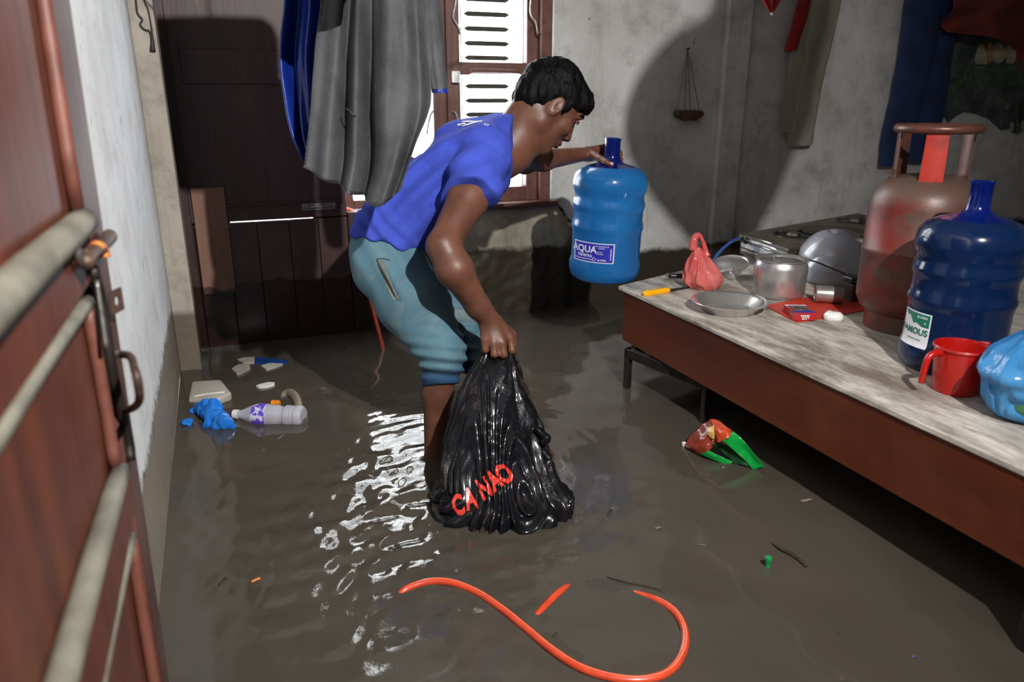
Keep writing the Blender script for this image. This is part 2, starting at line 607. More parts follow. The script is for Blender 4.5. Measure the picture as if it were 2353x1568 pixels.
def lathe(name, prof, mat, parent=None, loc=(0, 0, 0), seg=48, axis=None, close=False, sharp=0.5):
    """prof: (r,z) list; axis: optional 3x3 whose columns map local xyz to world"""
    A = np.eye(3) if axis is None else np.array(axis, float)
    V, F = [], []
    loc = np.array(loc, float)
    n = len(prof)
    for r, z in prof:
        for k in range(seg):
            a = 2 * math.pi * k / seg
            V.append(loc + A @ np.array([r * math.cos(a), r * math.sin(a), z]))
    for i in range(n if close else n - 1):
        for k in range(seg):
            j = (i + 1) % n
            F.append((i * seg + k, i * seg + (k + 1) % seg, j * seg + (k + 1) % seg, j * seg + k))
    o = mesh_obj(name, V, F, mat, parent)
    bm = bmesh.new()
    bm.from_mesh(o.data)
    bmesh.ops.remove_doubles(bm, verts=bm.verts, dist=1e-5)
    bmesh.ops.recalc_face_normals(bm, faces=bm.faces)
    bm.to_mesh(o.data)
    bm.free()
    return smooth_angle(o, sharp)


def frame_from(zdir, xhint=(1, 0, 0)):
    z = np.array(zdir, float)
    z /= np.linalg.norm(z)
    x = np.array(xhint, float)
    x = x - z * np.dot(x, z)
    x /= np.linalg.norm(x)
    y = np.cross(z, x)
    return np.stack([x, y, z], 1)


def grid_faces(nu, nv):
    F = []
    for j in range(nv - 1):
        for i in range(nu - 1):
            a = j * nu + i
            F.append((a, a + 1, a + nu + 1, a + nu))
    return F


def cloth(name, rows, nu, nv, mat, parent=None, fold=None, ndir=None, thick=0.002, crumple=0.0, cs=20, seed=0):
    """sheet through a control grid of world points; fold(u, v) moves it along ndir"""
    R1 = [catmull(r, nu) for r in rows]
    G = np.array([catmull([R1[j][i] for j in range(len(rows))], nv) for i in range(nu)])
    G = np.transpose(G, (1, 0, 2))
    nd = np.array(ndir if ndir is not None else (-RT[1] * 0 - FW[0], -FW[1], 0.0))
    nd = nd / np.linalg.norm(nd)
    for j in range(nv):
        for i in range(nu):
            d = 0.0
            if fold:
                d += fold(i / (nu - 1), j / (nv - 1))
            p = G[j, i]
            if crumple:
                d += crumple * mnoise.noise(Vector((p[0] * cs + seed, p[1] * cs, p[2] * cs)))
            G[j, i] = p + nd * d
    o = mesh_obj(name, G.reshape(-1, 3), grid_faces(nu, nv), mat, parent)
    if thick:
        md = o.modifiers.new('thickness', 'SOLIDIFY')
        md.thickness = thick
        md.offset = 0
    return o


# ---- signed distance modelling (surface nets) for organic shapes
class Field:
    def __init__(self, lo_, hi_, h):
        self.lo = np.array(lo_, float)
        self.h = h
        self.n = np.ceil((np.array(hi_) - self.lo) / h).astype(int) + 1
        self.V = np.full(self.n, 0.08, np.float32)
        self.ax = [self.lo[i] + h * np.arange(self.n[i]) for i in range(3)]

    def region(self, blo, bhi):
        s = []
        for i in range(3):
            a = int(np.clip(np.floor((blo[i] - self.lo[i]) / self.h), 0, self.n[i]))
            b = int(np.clip(np.ceil((bhi[i] - self.lo[i]) / self.h) + 1, 0, self.n[i]))
            s.append(slice(a, b))
        X = self.ax[0][s[0]][:, None, None]
        Y = self.ax[1][s[1]][None, :, None]
        Z = self.ax[2][s[2]][None, None, :]
        return tuple(s), X, Y, Z

    def comb(self, s, d, k, sub=False):
        a = self.V[s]
        if a.size == 0:
            return
        if sub:
            d = -d
            h = np.clip(0.5 - 0.5 * (a - d) / k, 0, 1)
            self.V[s] = a * (1 - h) + d * h + k * h * (1 - h)
        else:
            h = np.clip(0.5 + 0.5 * (a - d) / k, 0, 1)
            self.V[s] = a * (1 - h) + d * h - k * h * (1 - h)

    def cone(self, a, b, ra, rb, k=0.02, sub=False):
        a = np.array(a, float)
        b = np.array(b, float)
        m = max(ra, rb) + 0.04 + k
        s, X, Y, Z = self.region(np.minimum(a, b) - m, np.maximum(a, b) + m)
        ba = b - a
        L = np.dot(ba, ba) + 1e-12
        px, py, pz = X - a[0], Y - a[1], Z - a[2]
        t = np.clip((px * ba[0] + py * ba[1] + pz * ba[2]) / L, 0, 1)
        d = np.sqrt((px - t * ba[0]) ** 2 + (py - t * ba[1]) ** 2 + (pz - t * ba[2]) ** 2) - (ra + (rb - ra) * t)
        self.comb(s, d, k, sub)

    def ell(self, c, r, A=None, k=0.02, sub=False):
        """A columns = local axes"""
        c = np.array(c, float)
        r = np.array(r, float)
        A = np.eye(3) if A is None else np.array(A)
        m = r.max() + 0.04 + k
        s, X, Y, Z = self.region(c - m, c + m)
        px, py, pz = X - c[0], Y - c[1], Z - c[2]
        q = [(px * A[0, i] + py * A[1, i] + pz * A[2, i]) for i in range(3)]
        k0 = np.sqrt(sum((q[i] / r[i]) ** 2 for i in range(3)))
        k1 = np.sqrt(sum((q[i] / r[i] ** 2) ** 2 for i in range(3))) + 1e-9
        self.comb(s, k0 * (k0 - 1) / k1, k, sub)

    def cut(self, p, n, k=0.004):
        """keep the side n points away from (remove where dot(x-p, n) > 0)"""
        p = np.array(p, float)
        n = np.array(n, float)
        n = n / np.linalg.norm(n)
        X, Y, Z = self.ax[0][:, None, None], self.ax[1][None, :, None], self.ax[2][None, None, :]
        d = (X - p[0]) * n[0] + (Y - p[1]) * n[1] + (Z - p[2]) * n[2]
        self.V = np.maximum(self.V, d.astype(np.float32))

    def displace(self, fn):
        m = np.abs(self.V) < 0.03
        i, j, k = np.nonzero(m)
        self.V[i, j, k] += fn(self.ax[0][i], self.ax[1][j], self.ax[2][k]).astype(np.float32)

    def mesh(self):
        V = self.V
        V[0], V[-1] = np.maximum(V[0], .01), np.maximum(V[-1], .01)
        V[:, 0], V[:, -1] = np.maximum(V[:, 0], .01), np.maximum(V[:, -1], .01)
        V[:, :, 0], V[:, :, -1] = np.maximum(V[:, :, 0], .01), np.maximum(V[:, :, -1], .01)
        S = V < 0
        c = np.zeros(tuple(self.n - 1), np.int8)
        offs = [(a, b, d) for a in (0, 1) for b in (0, 1) for d in (0, 1)]
        for a, b, d in offs:
            c += S[a:a + c.shape[0], b:b + c.shape[1], d:d + c.shape[2]]
        act = (c > 0) & (c < 8)
        I = np.argwhere(act)
        idx = np.full(c.shape, -1, np.int32)
        idx[act] = np.arange(len(I))
        acc = np.zeros((len(I), 3))
        cnt = np.zeros(len(I))
        vals = {o: V[I[:, 0] + o[0], I[:, 1] + o[1], I[:, 2] + o[2]] for o in offs}
        for o in offs:
            for ax in range(3):
                if o[ax] == 0:
                    o2 = list(o)
                    o2[ax] = 1
                    v0, v1 = vals[o], vals[tuple(o2)]
                    x = (v0 < 0) != (v1 < 0)
                    t = v0[x] / (v0[x] - v1[x])
                    p = np.tile(np.array(o, float), (x.sum(), 1))
                    p[:, ax] = t
                    acc[x] += p
                    cnt[x] += 1
        P = self.lo + (I + acc / cnt[:, None]) * self.h
        F = []
        for ax in range(3):
            sl0 = [slice(1, -1)] * 3
            sl1 = [slice(1, -1)] * 3
            sl0[ax] = slice(0, -1)
            sl1[ax] = slice(1, None)
            A, B = S[tuple(sl0)], S[tuple(sl1)]
            E = np.argwhere(A != B)
            off = np.array([1, 1, 1])
            off[ax] = 0
            E = E + off
            sgn = S[E[:, 0], E[:, 1], E[:, 2]]
            u, w = [(1, 2), (2, 0), (0, 1)][ax]
            q = []
            for du, dw in ((1, 1), (0, 1), (0, 0), (1, 0)):
                e = E.copy()
                e[:, u] -= du
                e[:, w] -= dw
                q.append(idx[e[:, 0], e[:, 1], e[:, 2]])
            q = np.stack(q, 1)
            q[~sgn] = q[~sgn][:, ::-1]
            F.append(q)
        F = np.vstack(F)
        F = F[(F >= 0).all(1)]
        return P, F

    def obj(self, name, mat, parent=None, relax=2, decimate=None):
        P, F = self.mesh()
        # keep the largest pieces smooth: a little Laplacian relaxation
        for _ in range(relax):
            s = np.zeros_like(P)
            n = np.zeros(len(P))
            for a, b in ((0, 1), (1, 2), (2, 3), (3, 0)):
                np.add.at(s, F[:, a], P[F[:, b]])
                np.add.at(s, F[:, b], P[F[:, a]])
                np.add.at(n, F[:, a], 1)
                np.add.at(n, F[:, b], 1)
            P = P * 0.5 + 0.5 * s / np.maximum(n, 1)[:, None]
        return mesh_obj(name, P, F, mat, parent)


def bvh_of(*objs):
    vs, fs = [], []
    for o in objs:
        b = len(vs)
        vs += [v.co.copy() for v in o.data.vertices]
        fs += [[b + i for i in p.vertices] for p in o.data.polygons]
    return BVHTree.FromPolygons(vs, fs)


def hit(bvh, px, py):
    h = bvh.ray_cast(Vector(CO), Vector(ray(px, py)).normalized(), 6.0)
    return np.array(h[0]) if h[0] is not None else None


def gridcut(bm, step):
    for ax in (0, 1):
        cs = [v.co[ax] for v in bm.verts]
        a, b = min(cs), max(cs)
        n = int((b - a) / step)
        for i in range(1, n + 1):
            p = [0, 0, 0]
            p[ax] = a + i * step
            nn = [0, 0, 0]
            nn[ax] = 1
            bmesh.ops.bisect_plane(bm, geom=bm.verts[:] + bm.edges[:] + bm.faces[:], plane_co=p, plane_no=nn)


def text_bm(s, size, bold=0.0, align='CENTER'):
    cu = bpy.data.curves.new('lettering', 'FONT')
    cu.body = s
    cu.size = size
    cu.align_x = align
    cu.align_y = 'CENTER'
    cu.offset = bold
    cu.resolution_u = 3
    o = bpy.data.objects.new('lettering', cu)
    COL.objects.link(o)
    dg = bpy.context.evaluated_depsgraph_get()
    me = o.evaluated_get(dg).to_mesh()
    bm = bmesh.new()
    bm.from_mesh(me)
    o.evaluated_get(dg).to_mesh_clear()
    bpy.data.objects.remove(o)
    return bm


def rect_bm(w, h, x=0, y=0):
    bm = bmesh.new()
    v = [bm.verts.new((x + a * w / 2, y + b * h / 2, 0)) for a, b in ((-1, -1), (1, -1), (1, 1), (-1, 1))]
    bm.faces.new(v)
    return bm


def poly_bm(pts):
    bm = bmesh.new()
    bm.faces.new([bm.verts.new((p[0], p[1], 0)) for p in pts])
    return bm


def decal(name, bm, bvh, org, xd, yd, pdir, off, mat, parent, step=0.006):
    """lay flat print onto a surface: each vertex is cast along pdir onto the bvh"""
    gridcut(bm, step)
    org, xd, yd, pd = (Vector(map(float, v)) for v in (org, xd, yd, pdir))
    pd.normalize()
    bad = []
    for v in bm.verts:
        p = org + xd * v.co.x + yd * v.co.y
        h = bvh.ray_cast(p - pd * 0.3, pd, 0.8)
        if h[0] is None:
            bad.append(v)
            v.co = p
        else:
            v.co = h[0] - pd * off
    bmesh.ops.delete(bm, geom=bad, context='VERTS')
    me = bpy.data.meshes.new(name)
    bm.to_mesh(me)
    bm.free()
    me.materials.append(mat)
    me.polygons.foreach_set('use_smooth', [True] * len(me.polygons))
    o = bpy.data.objects.new(name, me)
    COL.objects.link(o)
    if parent is not None:
        o.parent = parent
        o.matrix_parent_inverse = Matrix.Translation(-Vector(parent.location))
    return o


def pleated(name, rings, mat, parent=None, npl=14, amp=0.1, seg=160, nv=60, seed=0, open_bottom=True, sharp=1.0, crumple=0.004, twist=0.4):
    """thin bag: rings = (centre, half-axis a, half-axis b); pleats run up its length"""
    C = catmull([r[0] for r in rings], nv)
    A = catmull([r[1] for r in rings], nv)
    B = catmull([r[2] for r in rings], nv)
    V = []
    for j in range(nv):
        t = j / (nv - 1)
        for i in range(seg):
            a = 2 * math.pi * i / seg
            w = a + twist * mnoise.noise(Vector((math.cos(a) * 1.5 + seed, math.sin(a) * 1.5, t * 1.5)))
            f = math.sin(npl * w) * 0.7 + math.sin(npl * 1.9 * w + 2.0 + seed) * 0.3
            f = math.copysign(abs(f) ** sharp, f)
            g = 1 + amp * f * (0.35 + 0.65 * min(1, t * 2))
            p = C[j] + (A[j] * math.cos(a) + B[j] * math.sin(a)) * g
            n = mnoise.noise(Vector(p * 14) + Vector((seed, 0, 0))) + 0.5 * mnoise.noise(Vector(p * 34))
            d = A[j] * math.cos(a) + B[j] * math.sin(a)
            d = d / (np.linalg.norm(d) + 1e-9)
            V.append(p + d * n * crumple)
    F = []
    for j in range(nv - 1):
        for i in range(seg):
            F.append((j * seg + i, (j + 1) * seg + i, (j + 1) * seg + (i + 1) % seg, j * seg + (i + 1) % seg))
    F.append(tuple(range(seg)))
    if not open_bottom:
        F.append(tuple((nv - 1) * seg + i for i in range(seg))[::-1])
    o = mesh_obj(name, V, F, mat, parent)
    bm = bmesh.new()
    bm.from_mesh(o.data)
    bmesh.ops.recalc_face_normals(bm, faces=bm.faces)
    bm.to_mesh(o.data)
    bm.free()
    return o


Z3 = np.array([0, 0, 1.0])

# ================================================================== STRUCTURE
def struct(o):
    o['kind'] = 'structure'
    return o


XR, YF, CEIL = 4.9, -1.6, 2.75
struct(box('floor', (XL - .15, YF - .1, -.1), (XR + .1, YB + .3, 0), M['floor'], bevel=0))
struct(box('ceiling', (XL - .15, YF - .1, CEIL), (XR + .1, YB + .3, CEIL + .1), M['ceiling'], bevel=0))
struct(box('wall_left', (XL - .15, YF - .1, 0), (XL, YB + .15, CEIL), M['wall_left'], bevel=0))
struct(box('wall_right', (XR, YF - .1, 0), (XR + .15, YB + .3, CEIL), M['wall_back'], bevel=0))
struct(box('wall_front', (XL, YF - .15, 0), (XR, YF, CEIL), M['wall_back'], bevel=0))

# back wall with the window opening and door opening cut out of it (one slab of pieces round the holes)
WX0, WX1, WZ0, WZ1 = 0.50, 1.47, 0.795, 2.20
bm = bmesh.new()
DX0, DX1, DZ1 = -0.135, 0.50, 2.1
add_box(bm, (XL, YB, 0), (DX0, YB + .12, CEIL))
add_box(bm, (DX0, YB, DZ1), (DX1, YB + .12, CEIL))
add_box(bm, (WX0, YB, 0), (WX1, YB + .12, WZ0))
add_box(bm, (WX0, YB, WZ1), (WX1, YB + .12, CEIL))
add_box(bm, (WX1, YB, 0), (XR, YB + .12, CEIL))
struct(bm_obj('wall_back', bm, M['wall_back']))

# old projecting plinth of rough plaster below the window, with a broken lumpy top
nu, nv = 130, 60
V = []
for j in range(nv):
    for i in range(nu):
        u, v = i / (nu - 1), j / (nv - 1)
        x = WX0 + 0.02 + u * 1.06
        n = mnoise.noise(Vector((x * 7, v * 5, 3))) * 0.014 + mnoise.noise(Vector((x * 22, v * 18, 7))) * 0.006
        ztop = 0.775 + 0.012 * mnoise.noise(Vector((x * 9, 1, 1))) - max(0, u - 0.9) * 1.2 * (1 + mnoise.noise(Vector((x * 40, 0, 0))))
        z = v * ztop
        dep = 0.085 * (1 - max(0, v - 0.86) / 0.14 * 0.75) * (1 - max(0, (u - 0.93) / 0.07) * 0.9)
        V.append((x, YB - dep - n, z))
base = len(V)
for i in range(nu):
    V.append((V[(nv - 1) * nu + i][0], YB + 0.0, V[(nv - 1) * nu + i][2] + 0.004))
F = grid_faces(nu, nv)
for i in range(nu - 1):
    F.append(((nv - 1) * nu + i, (nv - 1) * nu + i + 1, base + i + 1, base + i))
for j in range(nv - 1):
    pass
struct(mesh_obj('trim_1', V, F, M['wall_plinth']))

# crack running down from the end of the ledge
p = [pl(x, y, 1, YB - .004) for x, y in ((1272, 470), (1290, 482), (1298, 498), (1310, 508), (1330, 520), (1338, 532))]
struct(tube('trim_2', p, [.006, .009, .004, .005, .003, .001], M['wire'], n=24, seg=6))

# plastered corner post between the left wall and the back door
struct(box('trim_3', (XL, 2.89, 0.262), (XL + .075, 3.02, CEIL), M['post'], bevel=.004))
struct(box('trim_4', (XL, 3.02, 0), (DX0, YB, CEIL), M['back_door'], bevel=.002))
# plinth block at the foot of that post
# low line of the column/flue step in the back wall right of the man's side
struct(box('trim_5', (2.36, YB - .035, 0), (2.50, YB, CEIL), M['wall_back'], bevel=.008))

# ---- back door (plank door with rails)
door = bpy.data.objects.new('door_1', None)
COL.objects.link(door)
door.location = (0.18, 3.15, 0.27)
struct(door)
YD = 3.15
pw = [DX0, -.118 + .02, 0.02, 0.135, 0.26, 0.375, DX1 - .005]
for i in range(len(pw) - 1):
    # lower planks below the open crack
    box('plank', (pw[i] + .001, YD, 0.262 + 0.008 * ((i * 7) % 3)), (pw[i + 1] - .001, YD + .028, 0.7805), M['back_door'], door, .0025)
box('backing', (DX0 + .002, YD + .029, 0.262), (DX1 + .004, YD + .045, 0.776), M['back_door'], door, .001)
box('backing', (DX0 + .002, YD + .029, 0.770), (0.038, YD + .045, 0.79), M['back_door'], door, .001)
box('backing', (0.36, YD + .029, 0.770), (DX1 + .004, YD + .045, 0.79), M['back_door'], door, .001)
box('upper_panel', (DX0 + .002, YD + .004, 0.7840), (DX1 - .005, YD + .028, 2.08), M['back_door'], door, .003)
box('stile', (DX0 + .001, YD - .010, 0.30), (DX0 + .032, YD + .004, 2.08), M['back_door'], door, .003)
box('rail', (-.07, YD - .007, 0.845), (DX1 - .02, YD + .0045, 0.853), M['back_door'], door, .002)
box('rail', (-.07, YD - .006, 1.30), (DX1 - .02, YD + .0045, 1.42), M['back_door'], door, .003)
box('board', (-.092, YD - .012, 0.505), (0.028, YD + .001, 0.921), M['patch'], door, .0015)
box('board', (0.030, YD - .003, 0.7615), (0.036, YD + .001, 0.775), M['moulding'], door, .001)
# latch: plate, bolt, two staples
la = box('latch', (0.315, YD - .006, 0.815), (0.452, YD, 0.843), M['latch'], door, .001)
tube('bolt', [(0.322, YD - .012, 0.829), (0.452, YD - .012, 0.829)], .005, M['latch'], la)
for x in (0.335, 0.39, 0.435):
    box('staple', (x, YD - .02, 0.819), (x + .008, YD - .004, 0.839), M['latch'], la, .001)
box('slot_strip', (0.28, YD - .005, 0.779), (0.36, YD, 0.783), M['latch'], la, .0005)
struct(box('trim_6', (DX1 - .004, YD - .01, 0.25), (DX1 + .045, YB, 0.80), M['back_door'], bevel=.003))

# ---- window: frame, mullions, transom, pointed bars, rods and stays
win = bpy.data.objects.new('window_1', None)
COL.objects.link(win)
win.location = ((WX0 + WX1) / 2, YB, WZ0)
struct(win)
YW = YB + .02


def wbox(n, x0, x1, z0, z1, y0=YW, y1=YW + .06, m='frame'):
    return box(n, (x0, y0, z0), (x1, y1, z1), M[m], win, .004)


wbox('jamb', WX0, WX0 + .045, WZ0, WZ1)
wbox('jamb', 1.346, 1.40, WZ0, WZ1)
wbox('jamb_casing', 1.40, 1.455, WZ0, WZ1, YB - .012, YB + .05)
wbox('mullion', 0.905, 0.965, WZ0, WZ1, YB - .005, YW + .05)
wbox('mullion', 0.967, 1.025, WZ0, WZ1, YB - .015, YW + .05)
wbox('bottom_rail', WX0 + .045, 0.905, WZ0, WZ0 + .035)
wbox('bottom_rail', 1.025, 1.346, WZ0, WZ0 + .065)
wbox('transom', 1.025, 1.346, 1.350, 1.398)
wbox('transom', WX0 + .045, 0.905, 1.350, 1.398)
box('sill', (0.93, YB - .055, 0.775), (1.48, YB + .05, 0.797), M['frame'], win, .005)
tube('transom_bar', [(1.03, YB + .01, 1.353), (1.07, YB + .01, 1.353), (1.10, YB + .008, 1.362), (1.29, YB + .008, 1.360), (1.32, YB + .01, 1.352), (1.345, YB + .01, 1.352)], .009, M['frame'], win, n=30, seg=8)
z = 0.855
zs = []
while z < 2.15:
    if abs(z - 1.37) > .035:
        zs.append(z)
    z += 0.0605
zs = [0.872, 0.93, 0.99, 1.055, 1.118, 1.178, 1.238, 1.300, 1.42, 1.48, 1.54, 1.60, 1.66, 1.72, 1.78, 1.84, 1.90, 1.96, 2.02, 2.08]
for (xa, xb) in ((1.100, 1.290), (0.63, 0.84)):
    for z in zs:
        h = .0105
        pts = [(xa - .014, 0), (xa + .006, -h), (xb - .006, -h), (xb + .014, 0), (xb - .006, h), (xa + .006, h)]
        bm = bmesh.new()
        a = [bm.verts.new((q[0], YW + .10, z + q[1])) for q in pts]
        b = [bm.verts.new((q[0], YW + .11, z + q[1])) for q in pts]
        bm.faces.new(a)
        bm.faces.new(b[::-1])
        for i in range(6):
            bm.faces.new((a[i], b[i], b[(i + 1) % 6], a[(i + 1) % 6]))
        bm_obj('bar', bm, M['barmetal'], win)
        tube('cross_rod', [(xa - .085, YW + .105, z), (xb + .06, YW + .105, z)], .0011, M['rod'], win, seg=5)
for x in (1.046, 0.60):
    tube('grille_rod', [(x, YW + .02, WZ0 + .03), (x + .002, YW + .02, WZ1)], .0028, M['wire'], win, seg=6)
tube('grille_rod', [(1.335, YW + .02, WZ0 + .03), (1.335, YW + .02, WZ1)], .0022, M['rod'], win, seg=6)
# stay hooks
for pts in ([(1050, -30), (1046, 10), (1041, 40), (1053, 62), (1058, 80)], [(1224, -30), (1219, 14), (1221, 34), (1232, 50), (1236, 74), (1243, 80)],
            [(981, 308), (985, 280), (990, 262), (996, 256), (1003, 258)], [(1041, 256), (1047, 262), (1053, 280)]):
    tube('stay_hook', [pl(x, y, 1, YB - .03) for x, y in pts], .0042, M['latch'], win, n=20, seg=6)
lathe('roller', [(0, 0), (.016, 0), (.018, .004), (.018, .04), (.016, .046), (0, .046)], M['white_plastic'], win, pl(1048, 190, 1, YB - .035), seg=20)

# ---- near door on the left: stiles, rails, sunk panels, mouldings and ironwork
nd = bpy.data.objects.new('door_2', None)
COL.objects.link(nd)
nd.location = (-.175, 0.8, 0.05)
struct(nd)
XD, XF = -.155, -.192
EY = 1.135
SY = 1.035


def dbox(n, y0, y1, z0, z1, x0=XF, x1=XD, m='near_door', b=.003, par=nd):
    return box(n, (x0, y0, z0), (x1, y1, z1), M[m], par, b)


# lock stile sheared to follow the door edge's pixels in the image
hexa('stile', [(XF, SY - .03, .06), (XD, SY - .03, .06), (XD, 1.03, .06), (XF, 1.03, .06),
               (XF, SY + .075, 2.0), (XD, SY + .075, 2.0), (XD, 1.345, 2.0), (XF, 1.345, 2.0)], M['near_stile'], nd, .004)
dbox('stile', 0.22, 0.32, .06, 2.0, m='near_stile')
dbox('rail', 0.32, SY + .01, 1.035, 1.100)
dbox('rail', 0.32, SY + .00, 0.705, 0.785)
dbox('rail', 0.32, SY - .02, 0.06, 0.20)
dbox('panel', 0.32, SY + .06, 1.10, 2.0, XF + .008, XD - .014)
dbox('panel', 0.32, SY + .005, 0.785, 1.035, XF + .008, XD - .014)
dbox('panel', 0.32, SY, 0.20, 0.705, XF + .008, XD - .014)


def dtube(n, pts, r, m='moulding'):
    return tube(n, pts, r, M[m], nd, n=12, seg=10)


dtube('moulding', [(XD + .001, 0.3, 1.112), (XD + .001, 0.7, 1.112), (XD + .001, 1.035, 1.108)], .0165)
dtube('moulding', [(XD - .004, 0.3, 1.034), (XD - .004, 0.7, 1.030), (XD - .004, 0.99, 1.018)], .009)
dtube('moulding', [(XD - .002, 0.3, .822), (XD - .002, 0.7, .808), (XD - .002, 0.995, .790)], .013)
dtube('moulding', [(XD - .004, 0.3, .715), (XD - .004, 0.7, .708), (XD - .004, 1.01, .686)], .0065)
dtube('moulding', [(XD - .006, 1.045, 1.12), (XD - .006, 1.09, 1.5), (XD - .006, 1.13, 2.0)], .009, 'moulding_pink')
dtube('moulding', [(XD - .006, 0.99, .80), (XD - .006, 1.0, .9), (XD - .006, 1.0, 1.01)], .008, 'moulding_pink')
dtube('moulding', [(XD - .006, 0.975, .2), (XD - .006, 0.99, .5), (XD - .006, 1.01, .68)], .008, 'moulding_pink')
# sliding bolt at the lock edge
tube('bolt', [pl(x, y, 0, XD + .012) for x, y in ((196, 606), (206, 588), (232, 566), (252, 543))], [.0085, .008, .009, .010], M['rust'], nd, n=14)
tube('bolt_loop', [pl(x, y, 0, XD + .010) for x, y in ((176, 545), (177, 575), (186, 605), (200, 612), (205, 596), (196, 580))], .0042, M['latch'], nd, n=24, seg=8)
tube('bolt_washer', [pl(x, y, 0, XD + .014) for x, y in ((222, 566), (236, 572), (240, 592))], .007, M['straw'], nd, n=10, seg=8)
# edge strip, perforated hasp plate, bow handle
tube('edge_strip', [pl(x, y, 0, XD + .004) for x, y in ((212, 616), (230, 690), (247, 800), (262, 880), (292, 1000), (300, 1060))], .0075, M['black_metal'], nd, n=20, seg=8)
tube('edge_strip', [pl(x, y, 0, XD + .010) for x, y in ((222, 645), (234, 730), (244, 800))], .003, M['latch'], nd, n=12, seg=6)
c = pl(265, 692, 0, XD + .01)
bm = bmesh.new()
o_, i_ = [], []
for k in range(24):
    a = 2 * math.pi * k / 24
    cx, sx = math.cos(a), math.sin(a)
    m_ = max(abs(cx), abs(sx))
    o_.append((cx / m_ * .0155, sx / m_ * .0155))
    i_.append((cx * .0068, sx * .0068))
dy = np.array([.35, .94, 0])
lay = []
for t in (0, .003):
    off = np.array([.94, -.35, 0]) * t
    lay.append(([bm.verts.new(tuple(c + off + dy * q[0] * 1.0 + Z3 * q[1])) for q in o_], [bm.verts.new(tuple(c + off + dy * q[0] + Z3 * q[1])) for q in i_]))
for k in range(24):
    j = (k + 1) % 24
    for a, b in (lay[0], lay[1]):
        bm.faces.new((a[k], a[j], b[j], b[k]))
    bm.faces.new((lay[0][0][k], lay[0][0][j], lay[1][0][j], lay[1][0][k]))
    bm.faces.new((lay[0][1][k], lay[0][1][j], lay[1][1][j], lay[1][1][k]))
bm_obj('hasp_plate', bm, M['rust'], nd)
hd = [pl(x, y, 0, XD + dx) for x, y, dx in ((252, 818, .004), (275, 815, .012), (300, 820, .03), (310, 850, .04), (318, 885, .042), (320, 920, .038), (305, 938, .022), (282, 942, .006))]
tube('handle', hd, [.006, .0055, .005, .005, .0055, .005, .005, .006], M['rust'], nd, n=40, seg=10)

# ================================================================== WATER
nx, ny = 420, 420
x0, x1, y0, y1 = XL + .001, 3.4, YF + .6, YB - .001
xs = np.concatenate([np.linspace(x0, 2.0, 330), np.linspace(2.02, XR - .001, 60)])
ys = np.concatenate([np.linspace(YF + .01, .55, 40), np.linspace(.56, YB - .001, 330)])
X, Y = np.meshgrid(xs, ys)
H = np.zeros_like(X)
cx, cy = 0.50, 1.80
d = np.hypot(X - cx, Y - cy)
near = np.exp(-(np.hypot((X - .33) * 1.15, Y - 1.60) / .38) ** 2)
for i in range(46):
    a = RNG.uniform(0, 2 * math.pi)
    wl = RNG.uniform(.028, .12)
    k = 2 * math.pi / wl
    amp = wl * .0066
    H += near * amp * np.sin(k * (X * math.cos(a) + Y * math.sin(a)) + RNG.uniform(0, 6.28) + 1.2 * np.sin(X * 9 + i) + 1.2 * np.cos(Y * 8 + i))
H += .0003 * np.exp(-(d / .55) ** 2) * np.sin(2 * math.pi * d / .045)
for i in range(16):
    a = RNG.uniform(0, 2 * math.pi)
    wl = RNG.uniform(.15, .6)
    k = 2 * math.pi / wl
    H += wl * .0016 * np.sin(k * (X * math.cos(a) + Y * math.sin(a)) + RNG.uniform(0, 6.28))
V = np.stack([X.ravel(), Y.ravel(), WATER + H.ravel()], 1)
wat = mesh_obj('flood_water', V, grid_faces(len(xs), len(ys)), M['water'])
tag(wat, 'muddy brown flood water covering the whole room floor, rippled around the man', 'water', kind='stuff')

# ================================================================== BED / TABLE
bed = thing('plywood_bed', 'low wide wooden bed with worn whitish plywood top used as a kitchen table', 'bed', (1.9, 1.4, WATER))
c0, c1 = np.array([1.282, 2.24]), np.array([3.45, 3.05])
YN = 0.62
prism('top_board', [(1.277, YN - .02), (3.5, YN - .02), (3.5, 3.08), tuple(c0 + np.array([-.006, .006]))], TT - .013, TT, M['bed_top'], bed, .002)
TZB = .438
hexa('front_rail', [(1.288, YN, TZB), (1.315, YN, TZB), (1.315, 2.24, TZB - .008), (1.288, 2.223, TZB - .008),
                    (1.282, YN, TT - .013), (1.315, YN, TT - .013), (1.315, 2.24, TT - .013), (1.282, 2.223, TT - .013)], M['bed_rail'], bed, .003)
dirE = (c1 - c0) / np.linalg.norm(c1 - c0)
nE = np.array([dirE[1], -dirE[0]])
q = [c0 + dirE * .03 + nE * .004, c1, c1 + nE * .025, c0 + dirE * .03 + nE * .028]
prism('end_rail', q, TZB, TT - .013, M['bed_rail'], bed, .002)
box('end_rail', (1.30, YN, TZB), (3.45, YN + .025, TT - .013), M['bed_rail'], bed, .002)
box('leg', (1.285, YN + .0, 0), (1.385, YN + .11, TZB + .02), M['black_metal'], bed, .004)
box('leg', (3.36, YN + .05, 0), (3.44, YN + .13, TZB), M['black_metal'], bed, .004)
box('leg', (3.30, 2.82, 0), (3.38, 2.90, TZB), M['black_metal'], bed, .004)
